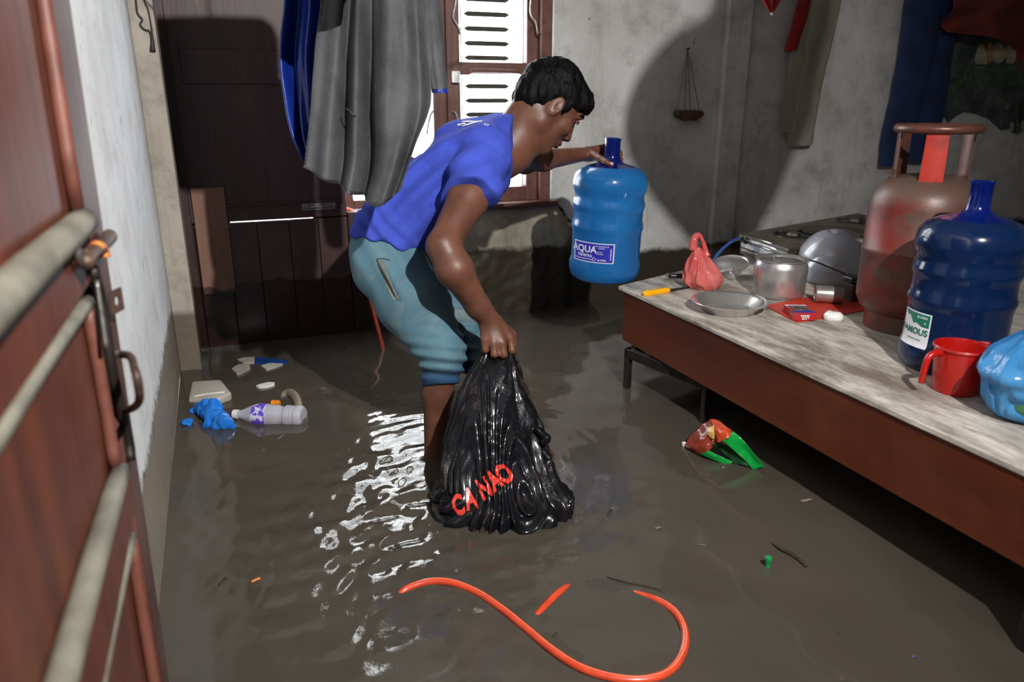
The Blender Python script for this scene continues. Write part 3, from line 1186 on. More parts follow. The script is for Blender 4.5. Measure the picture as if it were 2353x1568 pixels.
# iron stand under the bed
st = thing('iron_stand', 'black angle-iron stand carrying the far corner of the bed', 'stand', (1.45, 1.95, FLOOR))
s0 = np.array([1.268, 2.14])
sdir = np.array([.21, -.977])
sd2 = np.array([.94, .34])
cor = [s0, s0 + sdir * .36, s0 + sdir * .36 + sd2 * .45, s0 + sd2 * .45]
for cc in cor:
    box('leg', (cc[0] - .011, cc[1] - .011, 0), (cc[0] + .011, cc[1] + .011, TZB - .045), M['black_metal'], st, .002)
for i in range(4):
    a, b = cor[i], cor[(i + 1) % 4]
    dd = (b - a) / np.linalg.norm(b - a)
    nn = np.array([-dd[1], dd[0]]) * .012
    a, b = a - dd * .01, b + dd * .01
    prism('top_bar', [a - nn, b - nn, b + nn, a + nn], TZB - .045, TZB - .012, M['black_metal'], st, .002)

# ================================================================== THINGS ON THE TABLE
def vdir(p):
    h = np.array([p[0], p[1]])
    return np.array([*(h / np.linalg.norm(h)), 0.0])


JUG = [(0, .012), (.06, .012), (.095, .002), (.108, 0), (.122, .010), (.130, .034), (.131, .062), (.1255, .080), (.1245, .100), (.1245, .168), (.1255, .178), (.1295, .190), (.1295, .200),
       (.1250, .214), (.1240, .226), (.1240, .246), (.1255, .256), (.1295, .266), (.1295, .276), (.1250, .290), (.1240, .300), (.1250, .312), (.1310, .328), (.1320, .350), (.1270, .374),
       (.112, .392), (.085, .404), (.058, .411), (.040, .418), (.031, .428), (.0275, .442), (.0270, .490), (.0285, .494), (.0285, .500)]
JUG_IN = [(.0250, .500), (.0240, .49), (.0245, .442), (.028, .430), (.037, .421), (.057, .4145)]


def jug(name, label, group, base, axis, body, neck, water=None, k_=1.0):
    t = thing(name, label, 'water jug', base, group)
    A = frame_from(axis, (1, 0, 0)) * k_
    k = [i for i, p in enumerate(JUG) if p[1] <= .393]
    b = lathe('body', JUG[:k[-1] + 1] + [(.085, .404)], body, t, base, 72, A, sharp=1.2)
    n = lathe('neck', [(.085, .404)] + JUG[k[-1] + 2:] + JUG_IN[:3], neck, t, base, 48, A, sharp=1.2)
    if water:
        w = [(0, .016), (.104, .008), (.119, .016), (.1265, .036), (.1272, .062), (.1222, .080), (.1210, .17), (.1255, .195), (.121, .222), (.1206, .25), (.1255, .271), (.1212, .300), (.124, .318), (0, .318)]
        lathe('water', w, M['jug_water'], t, base, 64, A)
    return t, b, n


# jug held by the man
jb, jt = W(1387, 637, 2.78), W(1408, 336, 2.625)
jug_a, ja_body, ja_neck = jug('water_jug', 'pale blue empty water jug held up by its neck in the man\'s left hand', 'large blue water jugs', jb, jt - jb, M['jug_light'], M['jug_neck'])
bv = bvh_of(ja_body)
A = frame_from(jt - jb, RT)
axx = A[:, 0]
axz = A[:, 2]
front = -vdir(jb)
ldir = np.cross(axz, -front)
org = hit(bv, 1362, 581)
pd0 = jb - org
pd0 = pd0 - axz * np.dot(pd0, axz)
pd0 = pd0 / np.linalg.norm(pd0) + vdir(jb)
xd = np.cross(pd0, axz)
xd = xd - axz * np.dot(xd, axz)
xd /= np.linalg.norm(xd)
pd = np.cross(xd, axz) * -1
pd = -pd if np.dot(pd, FW) < 0 else pd
lb = decal('label', rect_bm(.150, .070), bv, org, xd, axz, pd, .0012, M['label_white'], jug_a)
lb['label'] = 'white-edged blue paper label'
decal('label_print', rect_bm(.144, .064), bv, org, xd, axz, pd, .0018, M['label_blue'], lb)


def jtext(s, x, y, size, bold=0.0, mat='label_white', rot=0.0, **k):
    b = text_bm(s, size, bold)
    for v in b.verts:
        a, c_ = v.co.x, v.co.y
        v.co.x = x + a * math.cos(rot) - c_ * math.sin(rot)
        v.co.y = y + a * math.sin(rot) + c_ * math.cos(rot)
    return b


for s, x, y, sz, bo, r in (('AQUA', -.034, .010, .0330, .0007, 0), ('TRINETRA', -.030, -.0125, .0125, .0003, 0), ('PROCESSED DRINKING WATER', -.034, -.0245, .0052, .0001, 0),
                           ('JAR IS PROPERTY OF', .031, .024, .0056, .0001, 0), ('COMPANY', .031, .017, .0052, .0001, 0), ('BATCH NO', .022, .004, .0050, .0001, 0), ('MFG DATE', .026, -.003, .0050, .0001, 0),
                           ('20 LITRES', .033, -.0245, .0075, .0002, 0), ('KATHMANDU', .0645, -.002, .0066, .0001, math.pi / 2)):
    decal('lettering', jtext(s, x, y, sz, bo, rot=r), bv, org, xd, axz, pd, .0024, M['label_white'], lb)
for ring_r in (.0062,):
    bm = bmesh.new()
    vo = [bm.verts.new((.006 + ring_r * math.cos(a), -.022 + ring_r * math.sin(a), 0)) for a in np.linspace(0, 2 * math.pi, 20, endpoint=False)]
    vi = [bm.verts.new((.006 + ring_r * .75 * math.cos(a), -.022 + ring_r * .75 * math.sin(a), 0)) for a in np.linspace(0, 2 * math.pi, 20, endpoint=False)]
    for i in range(20):
        bm.faces.new((vo[i], vo[(i + 1) % 20], vi[(i + 1) % 20], vi[i]))
    decal('label_mark', bm, bv, org, xd, axz, pd, .0024, M['label_white'], lb)

# full jug on the table
fb = pl(2172, 872, 2, TT)
base = fb + vdir(fb) * .107
base[2] = TT
jug_b, jb_body, _ = jug('water_jug', 'dark blue full water jug standing on the table behind the red mug', 'large blue water jugs', base, (0, 0, 1), M['jug_dark'], M['jug_neck'], True, .895)
bv = bvh_of(jb_body)
org = hit(bv, 2101, 754)
pd = base - org
pd[2] = 0
pd /= np.linalg.norm(pd)
pd = pd * .75 + vdir(base) * .25
pd /= np.linalg.norm(pd)
xd = np.cross(pd, Z3)
lw, lh = .086, .084   # paper label, about nine centimetres
lb2 = decal('label', rect_bm(lw, lh), bv, org, xd, Z3, pd, .0012, M['label_white'], jug_b)
decal('label_print', poly_bm([(-.040, .039), (-.028, .026), (-.020, .030), (-.004, .012), (.004, .016), (.022, .009), (.040, .009), (.040, .039)]), bv, org, xd, Z3, pd, .0018, M['label_green'], lb2)
decal('lettering', jtext('FAMOUS', -.002, -.005, .0215, .0006), bv, org, xd, Z3, pd, .0022, M['label_green'], lb2)
decal('lettering', jtext('20 LITERS', .020, .031, .0068, .0002), bv, org, xd, Z3, pd, .0026, M['label_white'], lb2)
decal('lettering', jtext('DRINKING WATER', .004, -.024, .0048, .0001), bv, org, xd, Z3, pd, .0022, M['label_green'], lb2)
decal('lettering', jtext('\u00ae', .030, .018, .007, .0001), bv, org, xd, Z3, pd, .0026, M['label_white'], lb2)

# gas cylinder
fb = pl(2076, 774, 2, TT)
cb = fb + vdir(fb) * .108
cb[2] = TT
cyl = thing('gas_cylinder', 'scuffed rusty red cooking gas cylinder with a round top collar', 'gas cylinder', cb)
lathe('body', [(.0, .030), (.07, .034), (.115, .046), (.143, .068), (.154, .095), (.1555, .12), (.1555, .235), (.1585, .238), (.1585, .252), (.1555, .255), (.1555, .375), (.151, .405), (.138, .432), (.112, .452), (.08, .464), (.04, .469), (0, .470)], M['cylinder'], cyl, cb, 72, sharp=.9)
lathe('foot_ring', [(.122, 0), (.122, .055), (.118, .055), (.118, 0)], M['cylinder'], cyl, cb, 56, close=True)
lathe('valve_boss', [(0, .468), (.022, .468), (.022, .485), (.015, .487), (.015, .505), (0, .507)], M['latch'], cyl, cb, 24)
rc = .1060
tube('collar_ring', [cb + np.array([rc * math.cos(a), rc * math.sin(a), .598]) for a in np.linspace(0, 2 * math.pi, 72, endpoint=False)], .0125, M['ring'], cyl, seg=14, closed=True)
va = math.atan2(-cb[1], -cb[0])
for da, hw, mt in ((.02, .30, 'cyl_red'), (2.15, .26, 'ring'), (-2.15, .26, 'ring'), (1.25, .15, 'ring'), (-1.35, .26, 'ring')):
    if da == 1.25:
        continue
    V, F = [], []
    n = 8
    for rr in (.100, .104):
        for zz in (.440, .598):
            for i in range(n + 1):
                a = va + da + hw * (2 * i / n - 1) * (.92 if zz > .5 else 1)
                V.append(cb + np.array([rr * math.cos(a), rr * math.sin(a), zz]))
    m = n + 1
    for i in range(n):
        F += [(i, i + 1, m + i + 1, m + i), (2 * m + i, 3 * m + i, 3 * m + i + 1, 2 * m + i + 1), (m + i, m + i + 1, 3 * m + i + 1, 3 * m + i), (i, 2 * m + i, 2 * m + i + 1, i + 1)]
    F += [(0, m, 3 * m, 2 * m), (n, 2 * m + n, 3 * m + n, m + n)]
    o = mesh_obj('collar_strap', V, F, M[mt], cyl, smooth=False)
w0 = cb + np.array([.108 * math.cos(va - 1.3), .108 * math.sin(va - 1.3), .468])
tube('wire_tie', [w0 + np.array([.02 * math.cos(a), .02 * math.sin(a), .0035 * a / 3]) for a in np.linspace(0, 12, 50)], .0018, M['broom'], cyl, seg=6)

cyl.scale = (.92, .92, .92)

# red mug
fb = pl(2190, 912, 2, TT)
mb = fb + vdir(fb) * .046
mb[2] = TT
mug = thing('plastic_mug', 'bright red plastic mug with an open handle, at the table edge', 'mug', mb)
lathe('body', [(0, .002), (.038, .002), (.0405, 0), (.0425, .004), (.0490, .088), (.0515, .0885), (.0530, .092), (.0515, .0955), (.0475, .095), (.0465, .090), (.0400, .007), (0, .006)], M['red_plastic'], mug, mb, 56, sharp=.7)
L_ = -RT * .96 - np.array([FW[0], FW[1], 0]) * .25
L_ = L_ / np.linalg.norm(L_)
hp = [mb + L_ * r + Z3 * z for r, z in ((.046, .083), (.058, .084), (.070, .082), (.078, .074), (.081, .060), (.083, .040), (.084, .024))]
V, F = tube_geo(catmull(hp, 30), np.interp(np.linspace(0, 1, 30), [0, .3, 1], [.0075, .0070, .0060]), 10)
mesh_obj('handle', V, F, M['red_plastic'], mug)
R_ = -L_
S_ = np.cross(Z3, R_)
sp = [mb + R_ * .046 + S_ * .020 + Z3 * .094, mb + R_ * .066 + Z3 * .097, mb + R_ * .046 - S_ * .020 + Z3 * .094, mb + R_ * .047 + Z3 * .070]
mesh_obj('spout', sp + [mb + R_ * .0495 + S_ * .018 + Z3 * .094, mb + R_ * .0635 + Z3 * .0965, mb + R_ * .0495 - S_ * .018 + Z3 * .094],
         [(0, 3, 1), (1, 3, 2), (0, 1, 5, 4), (1, 2, 6, 5)], M['red_plastic'], mug, smooth=False)

mug.scale = (TS, TS, TS)

# blue bag at the right edge
bb = pl(2345, 985, 2, TT)
bagb = thing('blue_carrier_bag', 'sky blue thin plastic bag with green contents, at the right end of the table', 'plastic bag', bb)
bx, by = RT * 1.0, np.array([FW[0], FW[1], 0]) / np.linalg.norm([FW[0], FW[1]])
c_ = bb + RT * .045 + by * .06
pleated('bag', [(c_ + RT * .05 + Z3 * .27, bx * .018, by * .016), (c_ + RT * .04 + Z3 * .21, bx * .05, by * .045), (c_ + RT * .01 + Z3 * .150, bx * .088, by * .08), (c_ + Z3 * .105, bx * .104, by * .095),
                (c_ + Z3 * .080, bx * .094, by * .088), (c_ + Z3 * .045, bx * .088, by * .08), (c_ + Z3 * .015, bx * .075, by * .07), (c_ + Z3 * .004, bx * .05, by * .05)],
        M['blue_bag'], bagb, npl=7, amp=.045, seg=180, nv=90, seed=4, open_bottom=False, crumple=.012, twist=1.6)
f = Field(c_ + np.array([-.12, -.12, -.0]), c_ + np.array([.12, .12, .1]), .006)
for dx, dy, r in ((-.02, -.03, .045), (.04, -.02, .04), (.0, .03, .045)):
    f.ell(c_ + RT * dx + by * dy + Z3 * .045, (r, r, .035))
f.obj('contents', M['veg'], bagb)

bagb.scale = (.95, .95, .95)

# cooking pot
fb = pl(1786, 692, 2, TT)
pb = fb + vdir(fb) * .080
pb[2] = TT
pot = thing('cooking_pot', 'tall lidless aluminium pressure-cooker pot standing on the table', 'pot', pb)
lathe('body', [(0, 0), (.064, 0), (.071, .004), (.0745, .014), (.0750, .085), (.0735, .097), (.0700, .103), (.0690, .107), (.0745, .110), (.0750, .1125), (.0680, .1130), (.0610, .1090), (.0605, .104), (.0665, .100), (.0710, .09), (.0700, .02), (.064, .008), (0, .006)], M['alu'], pot, pb, 64, sharp=.8)
lathe('rivet', [(0, 0), (.0035, 0), (.0030, .003), (0, .004)], M['steel'], pot, pb + by * .060 - RT * .004 + Z3 * .100, 12, frame_from(-by))
for s in (1, -1):
    q = pb + RT * .0745 * s + Z3 * .075
    box('lug', tuple(q - np.array([.004, .006, .010])), tuple(q + np.array([.004, .006, .012])), M['alu'], pot, .001)

pot.scale = (TS, TS, TS)

# steel plate
pc = pl(1676, 694, 2, TT + .028)
pc[2] = TT
plt_ = thing('steel_plate', 'shallow round stainless steel plate near the front edge of the table', 'plate', pc)
lathe('dish', [(0, .004), (.066, .004), (.070, .005), (.0885, .027), (.0935, .0295), (.1040, .0310), (.1050, .0300), (.1045, .0285), (.0940, .0275), (.0895, .0245), (.0720, .0015), (.068, 0), (0, 0)], M['steel'], plt_, pc, 80, sharp=.9)

plt_.scale = (TS, TS, TS)

# red mat, cigarette pack, earphone case, tumbler
mp = [pl(x, y, 2, TT + .002)[:2] for x, y in ((1757, 702), (1800, 726), (1832, 741), (1910, 729), (1990, 712), (2030, 693), (1960, 683), (1876, 680))]
rm = prism('rubber_mat', mp, TT + .0004, TT + .003, M['mat_red'])
tag(rm, 'flat red-orange sheet lying under the cigarette pack and the steel tumbler', 'mat')
a, b = pl(1822, 703, 2, TT + .02), pl(1853, 727, 2, TT + .02)
ld_ = (b - a) / np.linalg.norm(b - a)
wd_ = np.cross(Z3, ld_)
pc2 = (a + b) / 2
pc2[2] = TT + .0032
pk = thing('cigarette_pack', 'small crushed red cigarette pack with a dark picture, on the red mat', 'cigarette pack', pc2)


def obox(n, c, ax, hx, hy, z0, z1, m, par, bev=.001):
    ay = np.cross(Z3, ax)
    pts = [c + ax * sx * hx + ay * sy * hy for sx, sy in ((-1, -1), (1, -1), (1, 1), (-1, 1))]
    return hexa(n, [(*p[:2], c[2] + z0) for p in pts] + [(*p[:2], c[2] + z1) for p in pts], M[m], par, bev)


obox('carton', pc2, ld_, .042, .028, 0, .021, 'pack_red', pk, .0015)
obox('picture', pc2 - ld_ * .002, ld_, .026, .021, .0212, .0222, 'pack_dark', pk, .0002)
obox('band', pc2 + ld_ * .031, ld_, .006, .0282, .0208, .0216, 'label_blue', pk, .0002)
obox('band', pc2 - ld_ * .034, ld_, .004, .0282, .0208, .0216, 'label_white', pk, .0002)
b = text_bm('\u0938\u0942\u0930\u094d\u092f', .014, .0004)
me = bpy.data.meshes.new('lettering')
b.to_mesh(me)
b.free()
me.materials.append(M['label_white'])
o = bpy.data.objects.new('lettering', me)
COL.objects.link(o)
Ax = np.stack([-wd_ * -1, Z3, ld_], 1)
q = pc2 + ld_ * .0430 + Z3 * .0105
o.matrix_world = Matrix([[*Ax[0], q[0]], [*Ax[1], q[1]], [*Ax[2], q[2]], [0, 0, 0, 1]])
o.parent = pk
o.matrix_parent_inverse = Matrix.Translation(-Vector(pk.location))
me.name = 'lettering'

pk.scale = (TS, TS, TS)

ec = pl(1913, 741, 2, TT)
ec = ec + vdir(ec) * .022
f = Field(ec + np.array([-.05, -.05, -.004]), ec + np.array([.05, .05, .035]), .0022)
ed = RT * .85 + by * -.25
ed = ed / np.linalg.norm(ed)
f.cone(ec + ed * -.014 + Z3 * .012, ec + ed * .014 + Z3 * .012, .0135, .0135, .004)
e2 = np.cross(Z3, ed)
f.cone(ec + ed * -.011 + e2 * .018 + Z3 * .012, ec + ed * .011 + e2 * .018 + Z3 * .012, .0122, .0122, .012)
f.cone(ec + ed * -.011 - e2 * .008 + Z3 * .012, ec + ed * .011 - e2 * .008 + Z3 * .012, .0122, .0122, .012)
o = f.obj('earphone_case', M['earcase'])
tag(o, 'small rounded glossy white earphone case beside the red mat', 'case')

ta, tb = W(1872, 681, 2.40), W(1936, 682, 2.38)
ta[2] = tb[2] = TT + .0035 + .0280
tum = thing('steel_tumbler', 'small steel tumbler lying on its side on the red mat', 'tumbler', ta)
L = np.linalg.norm(tb - ta)
lathe('cup', [(a_ * TS, b_) for a_, b_ in [(.0225, .004), (.0245, 0), (.0250, .001), (.0243, .004), (.0240, L * .62), (.0247, L * .63), (.0240, L * .645), (.0232, L * .95), (.0210, L), (0, L), (0, L - .003), (.020, L - .004), (.0222, .01)]], M['alu'], tum, ta, 48, frame_from(tb - ta), sharp=.7)

# knife
ka, kb, kc = pl(1478, 676, 2, TT + .008), pl(1537, 667, 2, TT + .008), pl(1612, 655, 2, TT + .006)
kn = thing('kitchen_knife', 'kitchen knife with a yellow handle, its blade under the pink bag', 'knife', (ka + kb) / 2)
tube('handle', catmull([ka, ka * .5 + kb * .5, kb], 14), [.0075, .0105, .0115, .0115, .0112, .0108, .0105, .0105, .0105, .0108, .011, .011, .0105, .009], M['yellow'], kn, seg=12)
kd = (kc - kb) / np.linalg.norm(kc - kb)
ks = np.cross(Z3, kd)
hexa('blade', [kb - ks * .008 - Z3 * .001, kc - ks * .002 - Z3 * .002, kc + ks * .003 - Z3 * .002, kb + ks * .008 - Z3 * .001, kb - ks * .008 + Z3 * .0012, kc - ks * .002, kc + ks * .003, kb + ks * .008 + Z3 * .0012], M['black_metal'], kn)

# pink bag with loop handles
pbx = pl(1615, 670, 2, TT)
pbx = pbx + vdir(pbx) * .050
pbx[2] = TT
pink = thing('pink_carrier_bag', 'small translucent pink plastic bag standing with its handles tied up', 'plastic bag', pbx)
pleated('bag', [(pbx - RT * .030 + Z3 * .128, RT * .016, by * .014), (pbx - RT * .022 + Z3 * .108, RT * .024, by * .020), (pbx - RT * .014 + Z3 * .080, RT * .038, by * .03), (pbx - RT * .006 + Z3 * .05, RT * .052, by * .042),
                (pbx + Z3 * .022, RT * .060, by * .048), (pbx + RT * .004 + Z3 * .002, RT * .044, by * .04)], M['pink_bag'], pink, npl=6, amp=.11, seg=160, nv=70, seed=11, open_bottom=False, crumple=.009, twist=1.6)
o = pbx - RT * .030
hl = [o + RT * a + Z3 * z + by * b for a, z, b in ((-.010, .120, 0), (-.010, .145, 0), (-.002, .162, .004), (.010, .160, .006), (.020, .142, .004), (.028, .118, .0), (.034, .100, -.005))]
V, F = tube_geo(catmull(hl, 36), np.interp(np.linspace(0, 1, 36), [0, .3, .6, 1], [.014, .010, .006, .010]), 12)
mesh_obj('handle', V, F, M['pink_bag'], pink)

pink.scale = (TS, TS, TS)

# cooker lid with its black handle
lc = W(1681, 606, 2.76)
lidt = thing('cooker_lid', 'grey pressure-cooker lid with a long black handle behind the pink bag', 'lid', (lc[0], lc[1], TT))
LA = frame_from(-FW * .50 + UP * .82 + RT * -.12, RT)
lathe('disc', [(a_ * TS, b_) for a_, b_ in [(0, .006), (.030, .006), (.034, .003), (.050, .003), (.053, .006), (.056, .006), (.0565, .002), (.053, -.003), (.03, -.003), (0, -.001)]], M['alu'], lidt, lc, 56, LA, sharp=.7)
h0, h1 = pl(1536, 634, 2, TT + .02), pl(1640, 636, 2, TT + .02)
tube('handle', [h0, h0 * .6 + h1 * .4, h1], [.0085, .0090, .0080], M['black'], lidt, n=12, seg=12)
tube('handle_hook', [h0 + Z3 * .008, h0 - RT * .006 + Z3 * .006, h0 - RT * .008 - Z3 * .018, h0 + RT * .002 - Z3 * .019], .0016, M['latch'], lidt, n=16, seg=6)
b0, b1 = W(1648, 626, 2.72), W(1686, 618, 2.70)
tube('bracket', [h1 - RT * .01, b0, b1], .0045, M['steel'], lidt, n=10, seg=8)
w0_, w1_ = W(1677, 620, 2.69), W(1686, 640, 2.68)
lathe('pressure_weight', [(0, 0), (.006, 0), (.0065, .012), (.011, .016), (.012, .030), (.009, .036), (0, .037)], M['steel'], lidt, w0_, 24, frame_from(w1_ - w0_), sharp=.5)

# stove
SA, SB, SC_ = np.array([1.953, 2.465]), np.array([1.904, 2.134]), np.array([2.826, 2.731])
SD = SB + (SC_ - SA)
stv = thing('gas_stove', 'greasy two-burner gas stove with a chrome end panel, against the far side of the table', 'stove', ((SA + SD)[0] / 2, (SA + SD)[1] / 2, TT))
bm = bmesh.new()
prism('body', [SB, SD, SC_, SA], TT + .024, TT + .096, M['stove'], stv, .004)
prism('top_plate', [SB + (-.006, -.006), SD + (.006, -.006), SC_ + (.006, .006), SA + (-.006, .006)], TT + .096, TT + .105, M['stove'], stv, .003)
for q in (SA * .9 + SD * .1, SB * .9 + SC_ * .1, SC_ * .95 + SB * .05, SD * .95 + SA * .05):
    lathe('foot', [(0, 0), (.014, 0), (.012, .028), (0, .028)], M['black'], stv, (q[0], q[1], TT), 16)
# chrome side panel leaning out at the left end
pa, pb_, pc_, pd_ = W(1704, 536, 3.01), W(1812, 573, 2.72), W(1800, 607, 2.70), W(1702, 577, 2.98)
nrm = np.cross(pb_ - pa, pd_ - pa)
nrm /= np.linalg.norm(nrm)
if np.dot(nrm, FW) > 0:
    nrm = -nrm
hexa('chrome_panel', [pd_, pc_, pc_ - nrm * .004, pd_ - nrm * .004, pa, pb_, pb_ - nrm * .004, pa - nrm * .004], M['chrome'], stv, .001)
for a, b in ((.02, .06), (.42, .50), (.80, .90)):
    q0, q1 = pa + (pd_ - pa) * a, pb_ + (pc_ - pb_) * a
    tube('ridge', [q0 + nrm * .002, q1 + nrm * .002], .0045 if a < .1 else .003, M['chrome'], stv, seg=8)
q = pa * .82 + pb_ * .06 + pd_ * .12
q = pa + (pb_ - pa) * .10 + (pd_ - pa) * .32
lathe('gas_inlet', [(0, 0), (.013, 0), (.013, .012), (.007, .014), (.007, .03), (0, .03)], M['black'], stv, q, 20, frame_from(nrm))
for bxp, byp in ((1824, 541), (1966, 509)):
    q = pl(bxp, byp, 2, TT + .105)
    lathe('burner_well', [(.072, .0015), (.078, .003), (.080, .0), (.074, -.001), (.060, -.0), (0, .0002)], M['black'], stv, q + Z3 * .001, 40)
    lathe('burner', [(0, .012), (.020, .012), (.026, .010), (.028, .002), (0, .002)], M['stove'], stv, q, 28)
    for k in range(3):
        a = k * 2.09 + .4
        tube('pan_support', [q + np.array([.03 * math.cos(a), .03 * math.sin(a), .010]), q + np.array([.074 * math.cos(a), .074 * math.sin(a), .012])], .003, M['black'], stv, seg=6)
o = tube('gas_hose', [W(1700, 548, 2.97), W(1680, 556, 2.93), W(1655, 578, 2.87), W(1638, 603, 2.82), pl(1625, 640, 2, TT + .008), pl(1600, 640, 2, TT + .008)], .0055, M['bluehose'], n=40)
tag(o, 'translucent blue gas hose curving down from the stove end to the table', 'hose')

# helmet
hc = W(1913, 598, 2.70)
hel = thing('helmet', 'silver motorcycle helmet lying between the pot and the leaning dish', 'helmet', (hc[0], hc[1], TT))
f = Field(hc - .19, hc + .19, .005)
HA = frame_from(UP, RT)
f.ell(hc, (.121, .121, .112), HA, .01)
f.ell(hc + RT * .012 + UP * -.016, (.121, .118, .106), HA, .02)
f.cut((0, 0, TT + .002), (0, 0, -1))
f.cut(hc - UP * .045 - RT * .02, -UP * .8 - RT * .45 + FW * .1)
f.obj('shell', M['helmet'], hel)
f = Field(hc - .19, hc + .19, .005)
f.ell(hc + UP * -.039 + RT * -.025 - FW * .034, (.092, .095, .081), HA, .01)
f.cone(hc + UP * -.062 + RT * -.034 - FW * .056, hc + UP * -.084 + RT * .039 - FW * .05, .040, .034, .03)
f.cut((0, 0, TT + .002), (0, 0, -1))
f.obj('chin_guard', M['helmet'], hel)
for k in range(3):
    q = hc + UP * (-.062 - k * .006) + RT * (.004 + k * .003) - FW * .120
    tube('vent', [q, q + RT * .016 - UP * .002 + FW * .002], .0018, M['black'], hel, seg=6)
lathe('visor_pivot', [(0, 0), (.007, 0), (.006, .003), (0, .004)], M['steel'], hel, hc - RT * .092 - UP * .043 - FW * .069, 16, frame_from(-FW - RT * .6))
o = tube('metal_skewer', [W(1838, 592, 2.60), W(1880, 604, 2.56), W(1946, 632, 2.50)], .0028, M['black_metal'], n=12, seg=8)
tag(o, 'thin dark metal rod reaching from the pot rim across the helmet', 'rod')

# leaning steel dish, pan handle, small dark box
dc = W(1972, 598, 2.58)
dish = thing('deep_dish', 'deep stainless steel dish leaning on its edge against the gas cylinder', 'dish', (dc[0], dc[1], TT))
DA = frame_from(-FW * .80 + RT * -.28 + UP * .30, RT)
lathe('dish', [(a_ * TS, b_ * TS) for a_, b_ in [(0, -.034), (.045, -.034), (.052, -.030), (.060, -.004), (.066, 0), (.074, .001), (.0745, -.001), (.067, -.003), (.0625, -.007), (.055, -.033), (.047, -.037), (0, -.037)]], M['steel'], dish, dc, 64, DA, sharp=.8)
bx0 = pl(1966, 694, 2, TT)
bx0 = bx0 + vdir(bx0) * .03
dbx = thing('small_box', 'small dark box behind the steel tumbler, with a black rounded bar on its lid', 'box', (bx0[0], bx0[1], TT))
a_ = RT * .9 + by * .2
a_ /= np.linalg.norm(a_)
dbx.scale = (TS, TS, TS)
obox('body', np.array([bx0[0], bx0[1], TT]), a_, .038, .030, 0, .052, 'darkred', dbx, .003)
obox('lid_bar', np.array([bx0[0], bx0[1], TT]) - by * .0, a_, .036, .018, .052, .070, 'black', dbx, .004)

# ================================================================== THINGS IN THE WATER
# drinking bottle on its side
ba, bb2 = pl(538, 952, 2, WATER + .012), pl(699, 958, 2, WATER + .012)
bdv = bb2 - ba
bl = np.linalg.norm(bdv)
bdv /= bl
pet = thing('drink_bottle', 'clear ribbed drinking bottle with a white cap and purple label floating on its side', 'bottle', ba)
BA = frame_from(bdv, (0, 0, 1))
r_ = .036
prof = [(.0115, .012), (.0125, .02), (.018, .034), (.028, .055), (.0335, .07), (r_, .082), (r_, .115), (.034, .122), (.0355, .13), (.033, .150), (.0300, .160), (.0310, .168)]
z = .172
while z < bl - .03:
    prof += [(.0345, z), (.0350, z + .003), (.0325, z + .0065), (.0345, z + .009)]
    z += .010
prof += [(.0355, bl - .02), (.0345, bl - .006), (.028, bl), (.012, bl - .006), (0, bl - .008)]
lathe('body', prof, M['pet'], pet, ba, 48, BA, sharp=1.3)
lathe('cap', [(0, 0), (.0145, 0), (.0150, .002), (.0150, .016), (0, .016)], M['white_plastic'], pet, ba - bdv * .002, 28, BA)
lathe('label', [(.0305, .062), (.0366, .078), (.0368, .1), (.0366, .112), (.0362, .112), (.0362, .078)], M['pet_label'], pet, ba, 48, BA)


def scrap(name, label, cat, px, py, w, d, h, mat, seed, parent=None, rot=0.0, group=None, res=.004, taper=None):
    c = pl(px, py, 2, WATER)
    f = Field(c - np.array([w, w, .02]), c + np.array([w, w, h + .03]), res)
    rr = random.Random(seed)
    u_ = RT * math.cos(rot) + by * math.sin(rot)
    v_ = np.cross(Z3, u_)
    for i in range(9):
        a, b = rr.uniform(-.8, .8), rr.uniform(-.8, .8)
        p = c + u_ * w * a * .5 + v_ * d * b * .5 + Z3 * (h * rr.uniform(.0, .75) * (1 - abs(a) * .6))
        p2 = c + u_ * w * rr.uniform(-.9, .9) * .5 + v_ * d * rr.uniform(-.9, .9) * .5 + Z3 * h * rr.uniform(0, .5)
        f.cone(p, p2, h * .22 + .003, h * .12 + .002, .008)
    f.displace(lambda x, y, z: np.array([.003 * mnoise.noise(Vector((a * 90, b * 90, c2 * 90 + seed))) for a, b, c2 in zip(x, y, z)]))
    o = f.obj(name, M[mat], parent, relax=1)
    if label:
        tag(o, label, cat, group)
    return o


# crumpled blue plastic
c = pl(500, 962, 2, WATER)
bs = thing('plastic_scrap', 'largest crumpled blue plastic scrap, touching the cap of the floating bottle', 'plastic scrap', c, 'blue plastic scraps by the left wall')
f = Field(c + np.array([-.14, -.10, -.02]), c + np.array([.14, .14, .09]), .004)
for (x0_, y0_, x1_, y1_, h0_, h1_, ra, rb) in ((465, 948, 478, 935, .012, .040, .018, .020), (478, 972, 496, 940, .0, .052, .016, .018), (500, 975, 505, 940, .0, .045, .018, .014), (505, 965, 546, 966, .018, .004, .026, .006),
                                            (485, 955, 520, 962, .02, .016, .026, .020), (460, 942, 480, 945, .02, .02, .018, .02)):
    f.cone(pl(x0_, y0_ + 6, 2, WATER) + Z3 * h0_, pl(x1_, y1_ + 22, 2, WATER) + Z3 * h1_, ra, rb, .006)
f.displace(lambda x, y, z: np.array([.006 * mnoise.noise(Vector((a * 70, b * 70, c2 * 40))) + .002 * mnoise.noise(Vector((a * 160, b * 160, c2 * 90))) for a, b, c2 in zip(x, y, z)]))
f.obj('film', M['blue_scrap'], bs, relax=1)
scrap('plastic_scrap', 'blue plastic scrap nearest the left wall, torn and lowest of the three', 'plastic scrap', 430, 975, .038, .028, .018, 'blue_scrap', 3, group='blue plastic scraps by the left wall')
scrap('plastic_scrap', 'smallest blue plastic scrap, just left of the large crumpled one', 'plastic scrap', 447, 948, .022, .018, .015, 'blue_scrap', 5, group='blue plastic scraps by the left wall')
